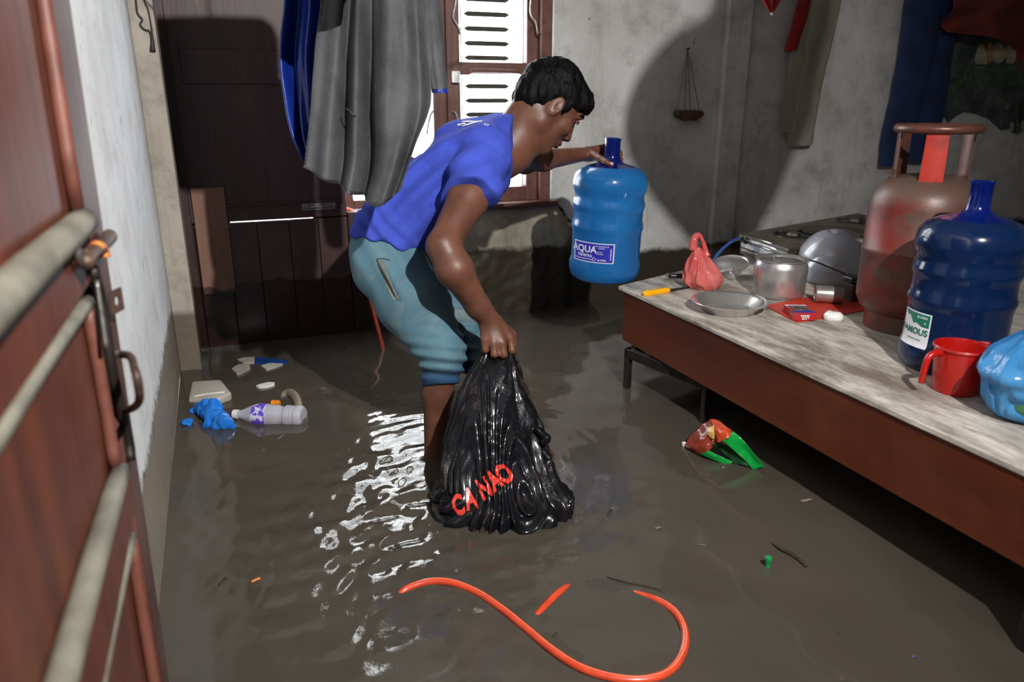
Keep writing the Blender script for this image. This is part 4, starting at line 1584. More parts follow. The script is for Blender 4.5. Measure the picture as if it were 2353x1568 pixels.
# foam tray
tc = pl(482, 902, 2, WATER)
tray = thing('foam_tray', 'dirty white foam tray floating half sunk beside the corner post', 'tray', tc)
cs = [pl(x, y, 2, WATER + hh) for x, y, hh in ((432, 918, .012), (500, 915, .024), (532, 902, .03), (508, 872, .020), (440, 876, .016))]
low = [p - Z3 * .03 for p in cs]
bm = bmesh.new()
a = [bm.verts.new(tuple(p)) for p in low]
b = [bm.verts.new(tuple(p)) for p in cs]
bm.faces.new(a)
bm.faces.new(b)
for i in range(5):
    bm.faces.new((a[i], a[(i + 1) % 5], b[(i + 1) % 5], b[i]))
bmesh.ops.recalc_face_normals(bm, faces=bm.faces)
bmesh.ops.bevel(bm, geom=bm.edges[:], offset=.008, segments=3, affect='EDGES', profile=.5)
bm_obj('shell', bm, M['foam'], tray, smooth=True)
tube('rim', [pl(445, 912, 2, WATER + .014), pl(480, 906, 2, WATER + .020), pl(516, 902, 2, WATER + .026)], .004, M['white_plastic'], tray, n=12)
# curved grey plastic and orange cap
o = tube('plastic_tube', [pl(648, 918, 2, WATER - .006), pl(655, 906, 2, WATER + .004), pl(668, 904, 2, WATER + .008), pl(680, 915, 2, WATER + .008), pl(686, 932, 2, WATER + .004), pl(688, 950, 2, WATER - .01)], [.008, .013, .015, .015, .013, .010], M['tube_grey'], n=30, seg=14)
tag(o, 'curved muddy grey plastic tube floating behind the drinking bottle', 'tube')
oc = pl(624, 928, 2, WATER + .008)
cap = thing('bottle_cap', 'small orange screw cap floating behind the drinking bottle', 'cap', oc)
lathe('shell', [(0, 0), (.010, 0), (.0115, .002), (.0115, .010), (.009, .0105), (.009, .028), (0, .028)], M['orange'], cap, oc, 24, frame_from(RT + Z3 * .1))
for k in range(4):
    lathe('ridge', [(.0095, 0), (.0102, .001), (.0095, .002)], M['sack_yellow'], cap, oc + RT * (.013 + .004 * k), 24, frame_from(RT + Z3 * .1))
# white sliver, wrapper by the door
pts = [pl(x, y, 2, WATER + .004)[:2] for x, y in ((588, 888), (600, 884), (618, 880), (632, 881), (630, 886), (612, 890), (596, 891))]
o = prism('foam_sliver', pts, WATER - .002, WATER + .008, M['white_plastic'], None, .002)
tag(o, 'thin white sliver of foam floating between the tray and the door wrapper', 'foam')
wr = thing('torn_wrapper', 'torn blue and white wrapper floating flat in front of the back door', 'wrapper', pl(600, 840, 2, WATER))
for nm, pp, mt in (('white_piece', ((545, 826), (560, 822), (585, 821), (584, 833), (560, 834)), 'foam'), ('blue_piece', ((585, 821), (610, 823), (640, 826), (660, 829), (655, 834), (620, 835), (584, 833)), 'paper_blue'),
                   ('white_piece', ((532, 848), (548, 839), (572, 836), (575, 846), (556, 856), (545, 860)), 'foam'), ('white_piece', ((600, 840), (620, 834), (650, 836), (636, 842), (612, 849)), 'foam')):
    a = [pl(x, y, 2, WATER + .006) for x, y in pp]
    prism(nm, [p[:2] for p in a], WATER - .001, WATER + .006 + .004 * random.random(), M[mt], wr, .001)

# red and green sack by the bed
sk = thing('food_sack', 'crumpled red, orange and green printed plastic sack half sunk beside the bed', 'plastic sack', pl(1660, 1060, 2, WATER))


def swp(px, py, h):
    """point of the sack: the pixel it is seen at and its height above the water, standing over the sack's line"""
    g = pl(px, py, 2, WATER + h)
    return g


R1 = [swp(1572, 1022, .004), swp(1580, 1012, .020), swp(1600, 990, .050), swp(1618, 972, .070), swp(1632, 964, .085)]
R2 = [swp(1580, 1030, .000), swp(1595, 1030, .020), swp(1612, 1015, .045), swp(1626, 1000, .060), swp(1640, 990, .075)]
R3 = [swp(1600, 1044, -.006), swp(1610, 1046, .006), swp(1622, 1040, .020), swp(1636, 1028, .036), swp(1648, 1018, .05)]
cloth('side_flap', [R1, R2, R3], 30, 24, M['sack_red'], sk, fold=lambda u, v: .004 * math.sin(9 * u + 3 * v), thick=.0015, crumple=.008, cs=40)
G1 = [swp(1632, 964, .085), swp(1650, 966, .095), swp(1668, 980, .100), swp(1682, 990, .095)]
G2 = [swp(1640, 990, .078), swp(1655, 994, .088), swp(1670, 1000, .09), swp(1676, 1004, .09)]
G3 = [swp(1644, 1012, .055), swp(1650, 1018, .062), swp(1656, 1016, .068), swp(1660, 1014, .074)]
cloth('top_panel', [G1, G2, G3], 24, 20, M['sack_orange'], sk, thick=.0015, crumple=.006, cs=40, seed=3)
cloth('yellow_print', [[swp(1624, 982, .078), swp(1634, 980, .084), swp(1642, 974, .09)], [swp(1626, 998, .068), swp(1635, 996, .074), swp(1641, 992, .08)], [swp(1632, 1008, .058), swp(1638, 1010, .062), swp(1642, 1008, .066)]], 12, 12, M['sack_yellow'], sk, thick=.001, crumple=.003, cs=60)
K1 = [swp(1660, 1012, .078), swp(1672, 1000, .088), swp(1684, 990, .095)]
K2 = [swp(1680, 1030, .052), swp(1694, 1018, .066), swp(1708, 1012, .075)]
K3 = [swp(1708, 1055, .025), swp(1720, 1045, .035), swp(1732, 1042, .045)]
K4 = [swp(1730, 1080, -.004), swp(1744, 1076, .004), swp(1758, 1074, .010)]
o = cloth('green_panel', [K1, K2, K3, K4], 24, 40, M['sack_green'], sk, thick=.0015, crumple=.004, cs=40, seed=8)
N1 = [swp(1608, 1044, .010), swp(1620, 1040, .022), swp(1630, 1036, .028)]
N2 = [swp(1640, 1058, .004), swp(1650, 1054, .012), swp(1658, 1050, .018)]
N3 = [swp(1675, 1070, -.006), swp(1680, 1066, .0), swp(1684, 1062, .004)]
cloth('green_strip', [N1, N2, N3], 16, 24, M['sack_green'], sk, thick=.0015, crumple=.004, cs=50, seed=12)
D1 = [swp(1636, 1022, .045), swp(1644, 1018, .052), swp(1654, 1016, .062)]
D2 = [swp(1660, 1040, .022), swp(1672, 1036, .030), swp(1682, 1032, .042)]
D3 = [swp(1690, 1070, -.004), swp(1704, 1068, .004), swp(1722, 1074, .002)]
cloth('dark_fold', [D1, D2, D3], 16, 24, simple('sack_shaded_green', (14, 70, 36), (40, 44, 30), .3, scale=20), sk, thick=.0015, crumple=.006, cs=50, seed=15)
f1 = box('white_corner', tuple(swp(1572, 1022, .002) - .006), tuple(swp(1572, 1022, .002) + np.array([.006, .006, .008])), M['white_plastic'], sk, .003)

# hose
hp = [(905, 1378, -.03), (918, 1368, -.010), (940, 1351, .0), (990, 1337, .006), (1040, 1340, .007), (1100, 1364, .006), (1160, 1405, .006), (1215, 1450, .006), (1270, 1495, .006), (1330, 1533, .006), (1400, 1556, .006), (1470, 1563, .005),
      (1530, 1548, .005), (1565, 1510, .005), (1575, 1460, .005), (1555, 1412, .004), (1510, 1380, .0), (1450, 1364, -.008), (1400, 1358, -.035), (1340, 1345, -.03), (1305, 1350, -.008), (1282, 1364, .0), (1256, 1390, .0), (1228, 1424, -.009), (1200, 1460, -.04)]
P = catmull([pl(x, y, 2, WATER + h) for x, y, h in hp], 260)
hose = thing('garden_hose', 'orange rubber hose looping across the water in the foreground', 'hose', P[60])
V, F = tube_geo(P, .0076, 14)
mesh_obj('tube', V, F, M['hose'], hose)
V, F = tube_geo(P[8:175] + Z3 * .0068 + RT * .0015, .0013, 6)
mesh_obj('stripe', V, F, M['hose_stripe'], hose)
# the same sort of hose hanging behind the man
P2 = [pl(797, 482, 1, YB - .06), pl(806, 486, 1, YB - .07), pl(816, 497, 1, YB - .075), W(826, 540, 3.25), W(836, 610, 3.2), W(850, 680, 3.14), W(866, 745, 3.08), W(880, 800, 3.04), W(884, 840, 3.0)]
o = tube('garden_hose', P2, [.011, .011, .011, .009, .008, .008, .0075, .0075, .007], M['moulding_pink'], n=60, seg=12)
o.data.materials[0] = M['hose'].copy()
o.data.materials[0].node_tree.nodes['Principled BSDF'].inputs['Roughness'].default_value = .5
tag(o, 'dull red hose hanging from the window sill into the water behind the man', 'hose')

# floating twigs and bits
def stick(name, label, cat, pts, r, mat='stick'):
    o = tube(name, [pl(x, y, 2, WATER + h) for x, y, h in pts], r, M[mat], n=24, seg=8)
    return tag(o, label, cat)


stick('twig', 'thick short black twig floating on the water right of the green cap', 'twig', [(1775, 1248, .002), (1795, 1262, .004), (1825, 1278, .003), (1853, 1302, .002)], [.0025, .0045, .0045, .003])
stick('twig', 'long thin brown twig floating just above the hose loop', 'twig', [(1395, 1326, .001), (1430, 1336, .003), (1480, 1347, .002), (1526, 1360, .003)], [.0010, .0018, .0020, .0024])
stick('straw_bit', 'tiny orange splinter floating in the left foreground water', 'splinter', [(578, 1338, .002), (588, 1333, .003), (597, 1330, .002)], .0028, 'straw')
stick('twig', 'short dark bent twig floating left of the orange splinter', 'twig', [(502, 1345, .0), (510, 1335, .002), (522, 1326, .002)], .0018)
stick('twig', 'tiny dark twig floating right of the black bag', 'twig', [(1396, 1186, .001), (1399, 1178, .006), (1404, 1172, .004)], .0022)
stick('twig', 'tiny dark twig floating between the hose and its loose end', 'twig', [(1273, 1466, .001), (1275, 1459, .005), (1279, 1456, .003)], .0018)
stick('straw_bit', 'thin pale straw floating right of the black bag', 'splinter', [(1604, 1252, .001), (1613, 1253, .003), (1622, 1254, .001)], .0011, 'leaf')
gc = pl(1764, 1303, 2, WATER)
g = thing('bottle_cap', 'small green plastic spout standing upright in the water', 'cap', gc)
lathe('stem', [(0, -.01), (.0055, -.01), (.0048, .004), (.0055, .012), (.0068, .017), (0, .018)], M['green_bit'], g, gc, 20)
lathe('tip', [(0, .017), (.0072, .017), (.0072, .024), (.005, .0255), (0, .0255)], M['green_bit'], g, gc, 20)
for nm, lab, px, py, w, m_ in (('leaf', 'small pale leaf floating above the long twig', 1512, 1213, .009, 'leaf'), ('leaf', 'brown curled leaf floating at the edge of the bed\'s shadow', 1854, 1150, .017, 'tube_grey'),
                               ('foil_bit', 'tiny purple foil scrap in the dark lower right of the water', 2098, 1509, .0055, 'purple')):
    q = pl(px, py, 2, WATER + .003)
    rows = [[q + RT * (a * w) + by * (b * w * .6) + Z3 * .002 * math.sin(3 * a) for a in (-1, -.3, .4, 1)] for b in (-.5, 0, .5)]
    rows[0][0] = rows[2][0] = rows[1][0]
    rows[0][-1] = rows[2][-1] = rows[1][-1]
    o = cloth(nm, rows, 12, 8, M[m_], None, ndir=(0, 0, 1), thick=.001, crumple=.003, cs=200)
    tag(o, lab, 'leaf' if nm == 'leaf' else 'foil scrap')
V, F = [], []
rr = random.Random(5)
for i in range(90):
    x, y = rr.uniform(-.15, 1.2), rr.uniform(.8, 2.9)
    s = rr.uniform(.0008, .0022)
    b = len(V)
    V += [(x - s, y, WATER + .002), (x, y - s, WATER + .001), (x + s * 1.5, y, WATER + .002), (x, y + s, WATER + .002), (x, y, WATER + .0035)]
    F += [(b, b + 1, b + 4), (b + 1, b + 2, b + 4), (b + 2, b + 3, b + 4), (b + 3, b, b + 4)]
o = mesh_obj('floating_specks', V, F, M['stick'])
tag(o, 'tiny dark specks of dirt scattered over the flood water', 'debris', kind='stuff')

# ================================================================== HANGING CLOTHES
def sharpfold(u, centres):
    s = 0.0
    for c, w, a in centres:
        s += a * math.exp(-((u - c) / w) ** 2)
    return s


D = 1.66
rope = tube('clothes_line', [W(300, -190, 2.0), W(640, -130, 1.75), W(860, -118, 1.66), W(1040, -130, 1.70), W(1500, -300, 1.9)], .003, M['cord'], n=40, seg=8)
tag(rope, 'thin grey cord strung above the man, holding the rain clothes', 'clothes line')
pon = thing('rain_poncho', 'grey waterproof poncho hanging over the line beside the man\'s back', 'poncho', W(850, -118, D))
rows = [[(744, -118), (800, -118), (850, -118), (910, -118), (968, -118)],
        [(738, 0), (792, 0), (850, 0), (915, 0), (972, 0)],
        [(724, 120), (784, 120), (850, 120), (918, 120), (984, 120)],
        [(716, 240), (778, 245), (848, 250), (920, 250), (990, 236)],
        [(706, 325), (772, 350), (848, 370), (908, 365), (956, 330)],
        [(699, 384), (765, 421), (832, 452), (876, 471), (922, 434)]]


def pfold(u, v):
    s = .25 + .75 * min(1, v * 1.4)
    return (sharpfold(u, ((.29, .035, -.030 * s), (.40, .055, .026), (.50, .03, -.030 * s), (.16, .08, .014), (.70, .14, .030), (.90, .05, -.010)))
            + .004 * math.sin(u * 31 + 2 * v) + .003 * math.sin(u * 12 - v * 9))


PR = [[W(x, y, D) for x, y in r] for r in rows]
cloth('body', PR, 150, 110, M['poncho'], pon, fold=pfold, thick=.0016, crumple=.006, cs=13)
# dark stitched hems along the left side and the bottom
nv_ = -FW * .0025
lft = catmull([r[0] for r in PR], 60)
lft2 = catmull([r[0] * .93 + r[1] * .07 for r in PR], 60)
cloth('side_hem', [[lft[i] + nv_, lft2[i] + nv_ * 1.2] for i in range(0, 60, 6)] + [[lft[59] + nv_, lft2[59] + nv_]], 8, 80, M['poncho_hem'], pon, ndir=-FW, fold=lambda u, v: .0015 * math.sin(v * 160), thick=.001)
bt = [PR[5][i] for i in range(5)]
bt2 = [PR[5][i] * .90 + PR[4][i] * .10 for i in range(5)]
V1 = catmull(bt, 90)
V2 = catmull(bt2, 90)
rows_h = []
for k, VV in ((0, V1), (1, V2)):
    rows_h.append([VV[i] + np.array([-FW[0], -FW[1], 0]) / np.linalg.norm(FW[:2]) * (pfold(i / 89, 1 - k * .1) + .006) for i in range(90)])
cloth('bottom_hem', rows_h, 180, 8, M['poncho_hem'], pon, ndir=-FW, fold=lambda u, v: .0012 * math.sin(u * 260), thick=.001)
# tear
q = W(806, 262, D)
tube('tear', [W(795, 250, D - .028), W(803, 254, D - .035), W(810, 262, D - .035), W(818, 266, D - .032)], .0018, M['poncho_hem'], pon, n=12, seg=6)
# sleeve with the blue lining showing at the cuff
sl = pleated('sleeve', [(W(975, -60, D + .08), RT * .030, by * .02), (W(985, 60, D + .08), RT * .032, by * .025), (W(994, 140, D + .08), RT * .029, by * .025), (W(1006, 205, D + .08), RT * .021, by * .02)], M['poncho'], pon, npl=5, amp=.06, seg=60, nv=30, seed=2, crumple=.003)
pleated('cuff_lining', [(W(1009, 203, D + .078), RT * .0175, by * .016), (W(1012, 214, D + .078), RT * .0180, by * .016)], M['raincoat'], pon, npl=5, amp=.05, seg=40, nv=6, seed=2, crumple=.002)
rc_ = thing('raincoat', 'glossy blue raincoat hanging behind the grey poncho', 'raincoat', W(760, -130, 1.79))
D2_ = 1.80
rows = [[(660, -130), (700, -130), (760, -130), (860, -130)], [(655, 0), (700, 0), (760, 0), (860, 0)], [(645, 130), (690, 130), (750, 130), (860, 130)], [(655, 230), (695, 235), (750, 240), (850, 250)], [(672, 310), (705, 320), (745, 330), (830, 340)], [(700, 372), (722, 382), (750, 390), (810, 398)]]
cloth('body', [[W(x, y, D2_) for x, y in r] for r in rows], 100, 90, M['raincoat'], rc_, fold=lambda u, v: .022 * math.sin(u * 17 + 1.2 * v + .6) + .01 * math.sin(u * 31 - 2 * v), thick=.0016, crumple=.010, cs=10)
rows = [[(940, -130), (965, -130), (985, -130)], [(950, 0), (975, 0), (988, 0)], [(960, 40), (985, 36), (1001, 34)], [(965, 90), (992, 80), (1010, 66)], [(975, 112), (986, 104), (996, 92)]]
cloth('sleeve', [[W(x, y, 1.79) for x, y in r] for r in rows], 24, 40, M['raincoat'], rc_, fold=lambda u, v: .008 * math.sin(u * 9 + 3 * v), thick=.0016, crumple=.006, cs=18)

# unseen jacket added above the view, shaped to shade the back door
jk = thing('shadow_jacket', 'unseen dark jacket added on the cord above the view to shade the back door', 'jacket', W(520, -150, 1.85))
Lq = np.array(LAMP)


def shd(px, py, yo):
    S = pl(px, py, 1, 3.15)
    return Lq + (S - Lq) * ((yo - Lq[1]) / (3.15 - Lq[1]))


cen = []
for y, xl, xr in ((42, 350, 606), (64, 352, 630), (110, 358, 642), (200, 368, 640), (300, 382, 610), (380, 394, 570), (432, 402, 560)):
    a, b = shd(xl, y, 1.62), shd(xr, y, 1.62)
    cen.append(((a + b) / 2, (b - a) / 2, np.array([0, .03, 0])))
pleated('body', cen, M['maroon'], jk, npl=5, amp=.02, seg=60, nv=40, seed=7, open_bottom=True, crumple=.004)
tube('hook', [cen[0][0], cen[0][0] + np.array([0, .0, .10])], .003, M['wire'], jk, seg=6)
nl = pl(1354, 45, 1, YB)
o = tube('wall_nail', [nl + np.array([0, .004, 0]), nl + np.array([-.008, -.02, .004])], .0022, M['wire'], seg=8)
tag(o, 'small dark nail sticking out of the back wall right of the window', 'nail')

# clothes on the back wall
YC = YB - .05


def leg(name, par, pts, hd, mat, npl=4, amp=.05, seed=1, cr=.006):
    rings = []
    for x, y, hw in pts:
        c = pl(x, y, 1, YC if hd < .05 else YC - .02)
        sc = np.linalg.norm(pl(x + hw, y, 1, YC) - pl(x, y, 1, YC))
        rings.append((c, np.array([sc, 0, 0]), np.array([0, hd, 0])))
    return pleated(name, rings, mat, par, npl=npl, amp=amp, seg=72, nv=50, seed=seed, open_bottom=True, crumple=cr, twist=.3)


tr = thing('grey_trousers', 'faded pale grey trousers hanging on the back wall left of the jeans', 'trousers', pl(1890, -60, 1, YC))
leg('trouser_leg', tr, [(1902, -120, 36), (1900, -20, 36), (1882, 80, 34), (1862, 180, 31), (1848, 260, 30), (1837, 334, 29)], .030, M['trouser_grey'])
leg('trouser_leg', tr, [(1880, -120, 30), (1868, -20, 28), (1850, 80, 26), (1832, 180, 24), (1820, 250, 22), (1814, 305, 18)], .016, M['trouser_grey'], seed=4)
jn = thing('jeans', 'dark blue denim jeans hanging on the back wall behind the gas cylinder', 'jeans', pl(2130, -60, 1, YC))
leg('trouser_leg', jn, [(2135, -120, 48), (2128, 0, 46), (2108, 120, 42), (2082, 240, 38), (2060, 320, 34), (2049, 381, 27)], .035, M['jeans'], seed=6)
leg('trouser_leg', jn, [(2165, -120, 44), (2160, 0, 42), (2150, 120, 40), (2135, 240, 38), (2125, 310, 34), (2118, 372, 30)], .022, M['jeans'], seed=9)
red1 = thing('red_cloth', 'long narrow red cloth hanging at the left edge of the grey trousers', 'cloth', pl(1835, -60, 1, YC - .04))
leg('strip', red1, [(1862, -120, 18), (1850, -10, 15), (1834, 60, 15), (1816, 118, 13)], .02, M['redcloth'], seed=3, cr=.004)
red2 = thing('red_cloth', 'small pointed red cloth tip hanging at the top of the frame, left of the other', 'cloth', pl(1772, -60, 1, YC - .3))
c4 = [[W(x, y, 3.1) for x, y in r] for r in ([(1722, -120), (1770, -120), (1812, -120)], [(1728, -30), (1770, -30), (1806, -30)], [(1750, 0), (1772, 4), (1794, 0)], [(1768, 26), (1774, 29), (1778, 26)])]
cloth('body', c4, 40, 40, M['redcloth'], red2, fold=lambda u, v: .012 * math.sin(u * 14) * (1 - v * .6), thick=.003, crumple=.008, cs=16)
lathe('bead', [(0, -.008), (.006, -.004), (.007, 0), (.006, .004), (0, .008)], M['white_plastic'], red2, W(1774, 32, 3.1), 14)
mar = thing('maroon_cloth', 'large maroon cloth bundle hanging at the top right corner in front of the poster', 'cloth', pl(2290, -60, 1, YC - .1))
rows = [[(2200, -130), (2250, -130), (2310, -130), (2390, -130)], [(2192, -20), (2250, -30), (2310, -30), (2390, -30)], [(2178, 35), (2235, 30), (2300, 35), (2390, 38)], [(2188, 72), (2240, 84), (2300, 98), (2390, 104)]]
cloth('body', [[pl(x, y, 1, YC - .10) for x, y in r] for r in rows], 90, 60, M['maroon'], mar, fold=lambda u, v: .03 * math.sin(u * 7 + v * 5) + .02 * math.sin(v * 13 + u * 3), ndir=(0, -1, 0), thick=.006, crumple=.012, cs=10)
# poster
pw_ = [(2140, -60), (2400, -60), (2400, 290), (2353, 300), (2338, 310), (2322, 296), (2300, 300), (2272, 274), (2240, 262), (2215, 258), (2196, 268), (2178, 284), (2166, 262), (2150, 255)]
pp = [pl(x, y, 1, YB - .004) for x, y in pw_]
bm = bmesh.new()
a = [bm.verts.new(tuple(p)) for p in pp]
b = [bm.verts.new((p[0], YB - .0015, p[2])) for p in pp]
bm.faces.new(a)
bm.faces.new(b[::-1])
for i in range(len(pp)):
    bm.faces.new((a[i], b[i], b[(i + 1) % len(pp)], a[(i + 1) % len(pp)]))
pos = thing('torn_poster', 'dark faded poster with green curly lettering, torn along its bottom edge', 'poster', pl(2270, 120, 1, YB))
bm_obj('sheet', bm, M['poster'], pos)


def ink(name, pts, r, m):
    P_ = catmull([pl(x, y, 1, YB - .006) for x, y in pts], 40)
    V, F = tube_geo(P_, r, 6)
    V = [np.array((v[0], YB - .006 + (v[1] - (YB - .006)) * .15, v[2])) for v in V]
    return mesh_obj(name, V, F, M[m], pos)


ink('lettering', [(2192, 190), (2205, 194), (2218, 184), (2222, 168), (2230, 160), (2236, 176), (2240, 194), (2250, 196)], .014, 'poster_green')
ink('lettering', [(2266, 160), (2258, 180), (2270, 196), (2290, 196), (2304, 184), (2300, 170), (2284, 170), (2278, 182), (2290, 186)], .014, 'poster_green')
ink('lettering', [(2312, 160), (2320, 172), (2332, 168), (2342, 174), (2338, 190), (2322, 192), (2316, 180)], .014, 'poster_green')
ink('lettering', [(2198, 156), (2240, 150), (2290, 152), (2353, 146), (2390, 144)], .008, 'poster_green')
for i, (x, y, w, h, m_) in enumerate(((2255, 128, 14, 40, 'poster_cream'), (2295, 122, 16, 34, 'poster_cream'), (2322, 128, 12, 34, 'poster_cream'), (2275, 120, 7, 34, 'sack_yellow'), (2345, 132, 9, 40, 'poster_red'), (2338, 108, 14, 14, 'poster_red'),
                                      (2330, 290, 5, 26, 'poster_black'), (2346, 262, 7, 40, 'poster_black'), (2352, 288, 6, 16, 'poster_cream'), (2325, 292, 5, 18, 'poster_cream'))):
    P_ = [pl(x + w * math.cos(t) * (1 + .2 * math.sin(3 * t + i)), y + h * .7 * math.sin(t), 1, YB - .0055 - .0002 * i) for t in np.linspace(0, 2 * math.pi, 18, endpoint=False)]
    mesh_obj('printed_flower', P_, [tuple(range(18))], M[m_], pos, smooth=False)

# hanging hand brush within the bundle's shadow
br = thing('hanging_brush', 'brown bristle brush hanging by cords from a nail on the back wall', 'brush', pl(1580, 112, 1, YB - .02))
top = pl(1580, 112, 1, YB - .02)
lathe('nail', [(0, -.018), (.002, -.018), (.002, .008), (.005, .008), (.005, .011), (0, .011)], M['wire'], br, top, 10, frame_from((0, -1, 0)))
for x in (1556, 1572, 1586, 1606):
    tube('cord', [top, pl(x, 250, 1, YB - .022)], .0016, M['cord'], br, seg=5)
f = Field(pl(1540, 300, 1, YB - .06) - .02, pl(1620, 240, 1, YB + .0) + .02, .005)
f.cone(pl(1556, 262, 1, YB - .025), pl(1608, 262, 1, YB - .025), .018, .018, .01)
f.cone(pl(1570, 270, 1, YB - .025), pl(1598, 268, 1, YB - .025), .018, .018, .01)
f.displace(lambda x, y, z: np.array([.006 * mnoise.noise(Vector((a * 120, b * 60, c2 * 30))) for a, b, c2 in zip(x, y, z)]))
f.obj('bristles', M['broom'], br, relax=0)

# black wire on the corner post
o = tube('loose_wire', [pl(x, y, 1, 2.885) for x, y in ((306, -60), (312, 0), (316, 30), (327, 45), (322, 56), (332, 68), (343, 72), (348, 90), (347, 112))], .0032, M['wire'], n=60, seg=6)
tag(o, 'loose black wire hanging down the corner post', 'wire')
o = tube('loose_wire', [pl(x, y, 1, 2.882) for x, y in ((328, -60), (332, 0), (340, 20), (346, 50), (350, 80), (351, 118))], [.0022, .0022, .0022, .0022, .003, .010], M['wire'], n=40, seg=6)
tag(o, 'black wire with a knob at its end, hanging beside the looped one on the post', 'wire')

# unseen bundle added near the lamp, outlined to throw the rounded back-wall shadow
Lp = np.array(LAMP)
ck = .36


def shp(px, py, k=ck):
    S = pl(px, py, 1, YB)
    return Lp + (S - Lp) * k


cen, hw = [], []
for y, xl, xr in ((-260, 1640, 1900), (-120, 1620, 1900), (20, 1640, 1900), (90, 1540, 1890), (180, 1465, 1870), (280, 1432, 1850), (370, 1448, 1815), (440, 1490, 1785), (510, 1545, 1745), (555, 1590, 1712)):
    a, b = shp(xl, y), shp(xr, y)
    cen.append(((a + b) / 2, (b - a) / 2, np.array([-.2, .98, 0]) * .05))
bun = thing('shadow_bundle', 'unseen bundle added in front of the lamp to cast the rounded wall shadow', 'clothes', cen[0][0])
pleated('bundle', cen, M['maroon'], bun, npl=6, amp=.02, seg=60, nv=50, seed=5, open_bottom=False, crumple=.002)
tube('cord', [cen[0][0], cen[0][0] + np.array([.02, .0, CEIL - cen[0][0][2]])], .003, M['cord'], bun, seg=6)

# ================================================================== THE MAN
man = thing('person', 'man in blue t-shirt and teal trousers bending over, holding a black bag and a jug', 'person', W(1000, 1050, 2.12) * np.array([1, 1, 0]))
# head frame: F forward, U up, S towards his right (the camera)
Fh = RT * .69 - UP * .58 + FW * .42
Fh /= np.linalg.norm(Fh)
Uh = UP * .80 + RT * .58
Uh = Uh - Fh * np.dot(Uh, Fh)
Uh /= np.linalg.norm(Uh)
Sh = np.cross(Fh, Uh)
if np.dot(Sh, FW) > 0:
    Sh = -Sh
HO = W(1261, 243, 2.08)
HA = np.stack([Fh, Uh, Sh], 1)


def hp_(f_, u_, s_=0.0):
    return HO + Fh * f_ + Uh * u_ + Sh * s_


skin = Field(np.array([-.02, 1.25, .02]), np.array([1.50, 2.62, 1.52]), .0048)
sk_ = skin
# skull and face
sk_.ell(hp_(-.010, .028), (.092, .080, .070), HA, .01)
sk_.ell(hp_(.034, -.022), (.056, .078, .054), HA, .02)
for s in (-1, 1):
    sk_.cone(hp_(.000, -.060, s * .044), hp_(.062, -.094, s * .014), .017, .017, .02)
    sk_.ell(hp_(.058, -.020, s * .040), (.024, .022, .018), HA, .015)
    sk_.cone(hp_(.000, -.010, s * .056), hp_(.0, -.060, s * .046), .018, .016, .02)
sk_.ell(hp_(.042, -.070), (.040, .034, .034), HA, .015)
sk_.ell(hp_(.066, -.100), (.018, .015, .020), HA, .012)
sk_.cone(hp_(.077, .034, -.030), hp_(.077, .034, .030), .013, .013, .012)
for s in (-1, 1):
    sk_.ell(hp_(.090, .012, s * .034), (.012, .011, .016), HA, .008, sub=True)
sk_.cone(hp_(.083, .018), hp_(.103, -.026), .008, .0105, .010)
for s in (-1, 1):
    sk_.ell(hp_(.093, -.031, s * .013), (.011, .008, .008), HA, .006)
sk_.ell(hp_(.088, -.052), (.010, .007, .022), HA, .006)
sk_.ell(hp_(.085, -.064), (.010, .006, .018), HA, .006)
# ears
for s in (-1, 1):
    EA = frame_from(Sh * s + Fh * -.35, Uh)
    e0 = hp_(-.004, -.008, s * .073)
    sk_.ell(e0, (.031, .019, .008), EA, .006)
    sk_.ell(e0 + Sh * s * .009 + Fh * .003 + Uh * .004, (.018, .010, .006), EA, .004, sub=True)
# neck and torso under the shirt
nb = W(1168, 335, 2.10)
sk_.cone(hp_(-.030, -.040), nb, .058, .062, .03)
sk_.cone(hp_(.0, -.075), nb + RT * .01 - UP * .02, .040, .055, .03)
ch = W(1075, 410, 2.11)
sk_.cone(nb, ch, .065, .09, .03)
sN, sF = W(1112, 362, 1.955), W(1158, 345, 2.27)
sk_.cone(sN, sF, .050, .050, .03)
pel = W(900, 565, 2.14)
sk_.cone(ch, pel, .090, .085, .03)
# near arm
eN, wN = W(1018, 566, 1.80), W(1127, 738, 1.895)
aN = W(1076, 455, 1.885)
sk_.cone(sN, aN, .052, .049, .02)
sk_.cone(aN, eN, .050, .038, .02)
sk_.cone(eN, W(1044, 618, 1.80), .038, .0425, .02)
sk_.cone(W(1044, 618, 1.80), W(1098, 704, 1.865), .0425, .030, .02)
sk_.cone(W(1098, 704, 1.865), wN, .030, .0265, .015)
# far arm
eF, wF = W(1205, 372, 2.50), W(1345, 354, 2.685)
sk_.cone(sF, eF, .048, .038, .02)
sk_.cone(eF, W(1250, 367, 2.56), .036, .037, .02)
sk_.cone(W(1250, 367, 2.56), wF, .036, .024, .02)
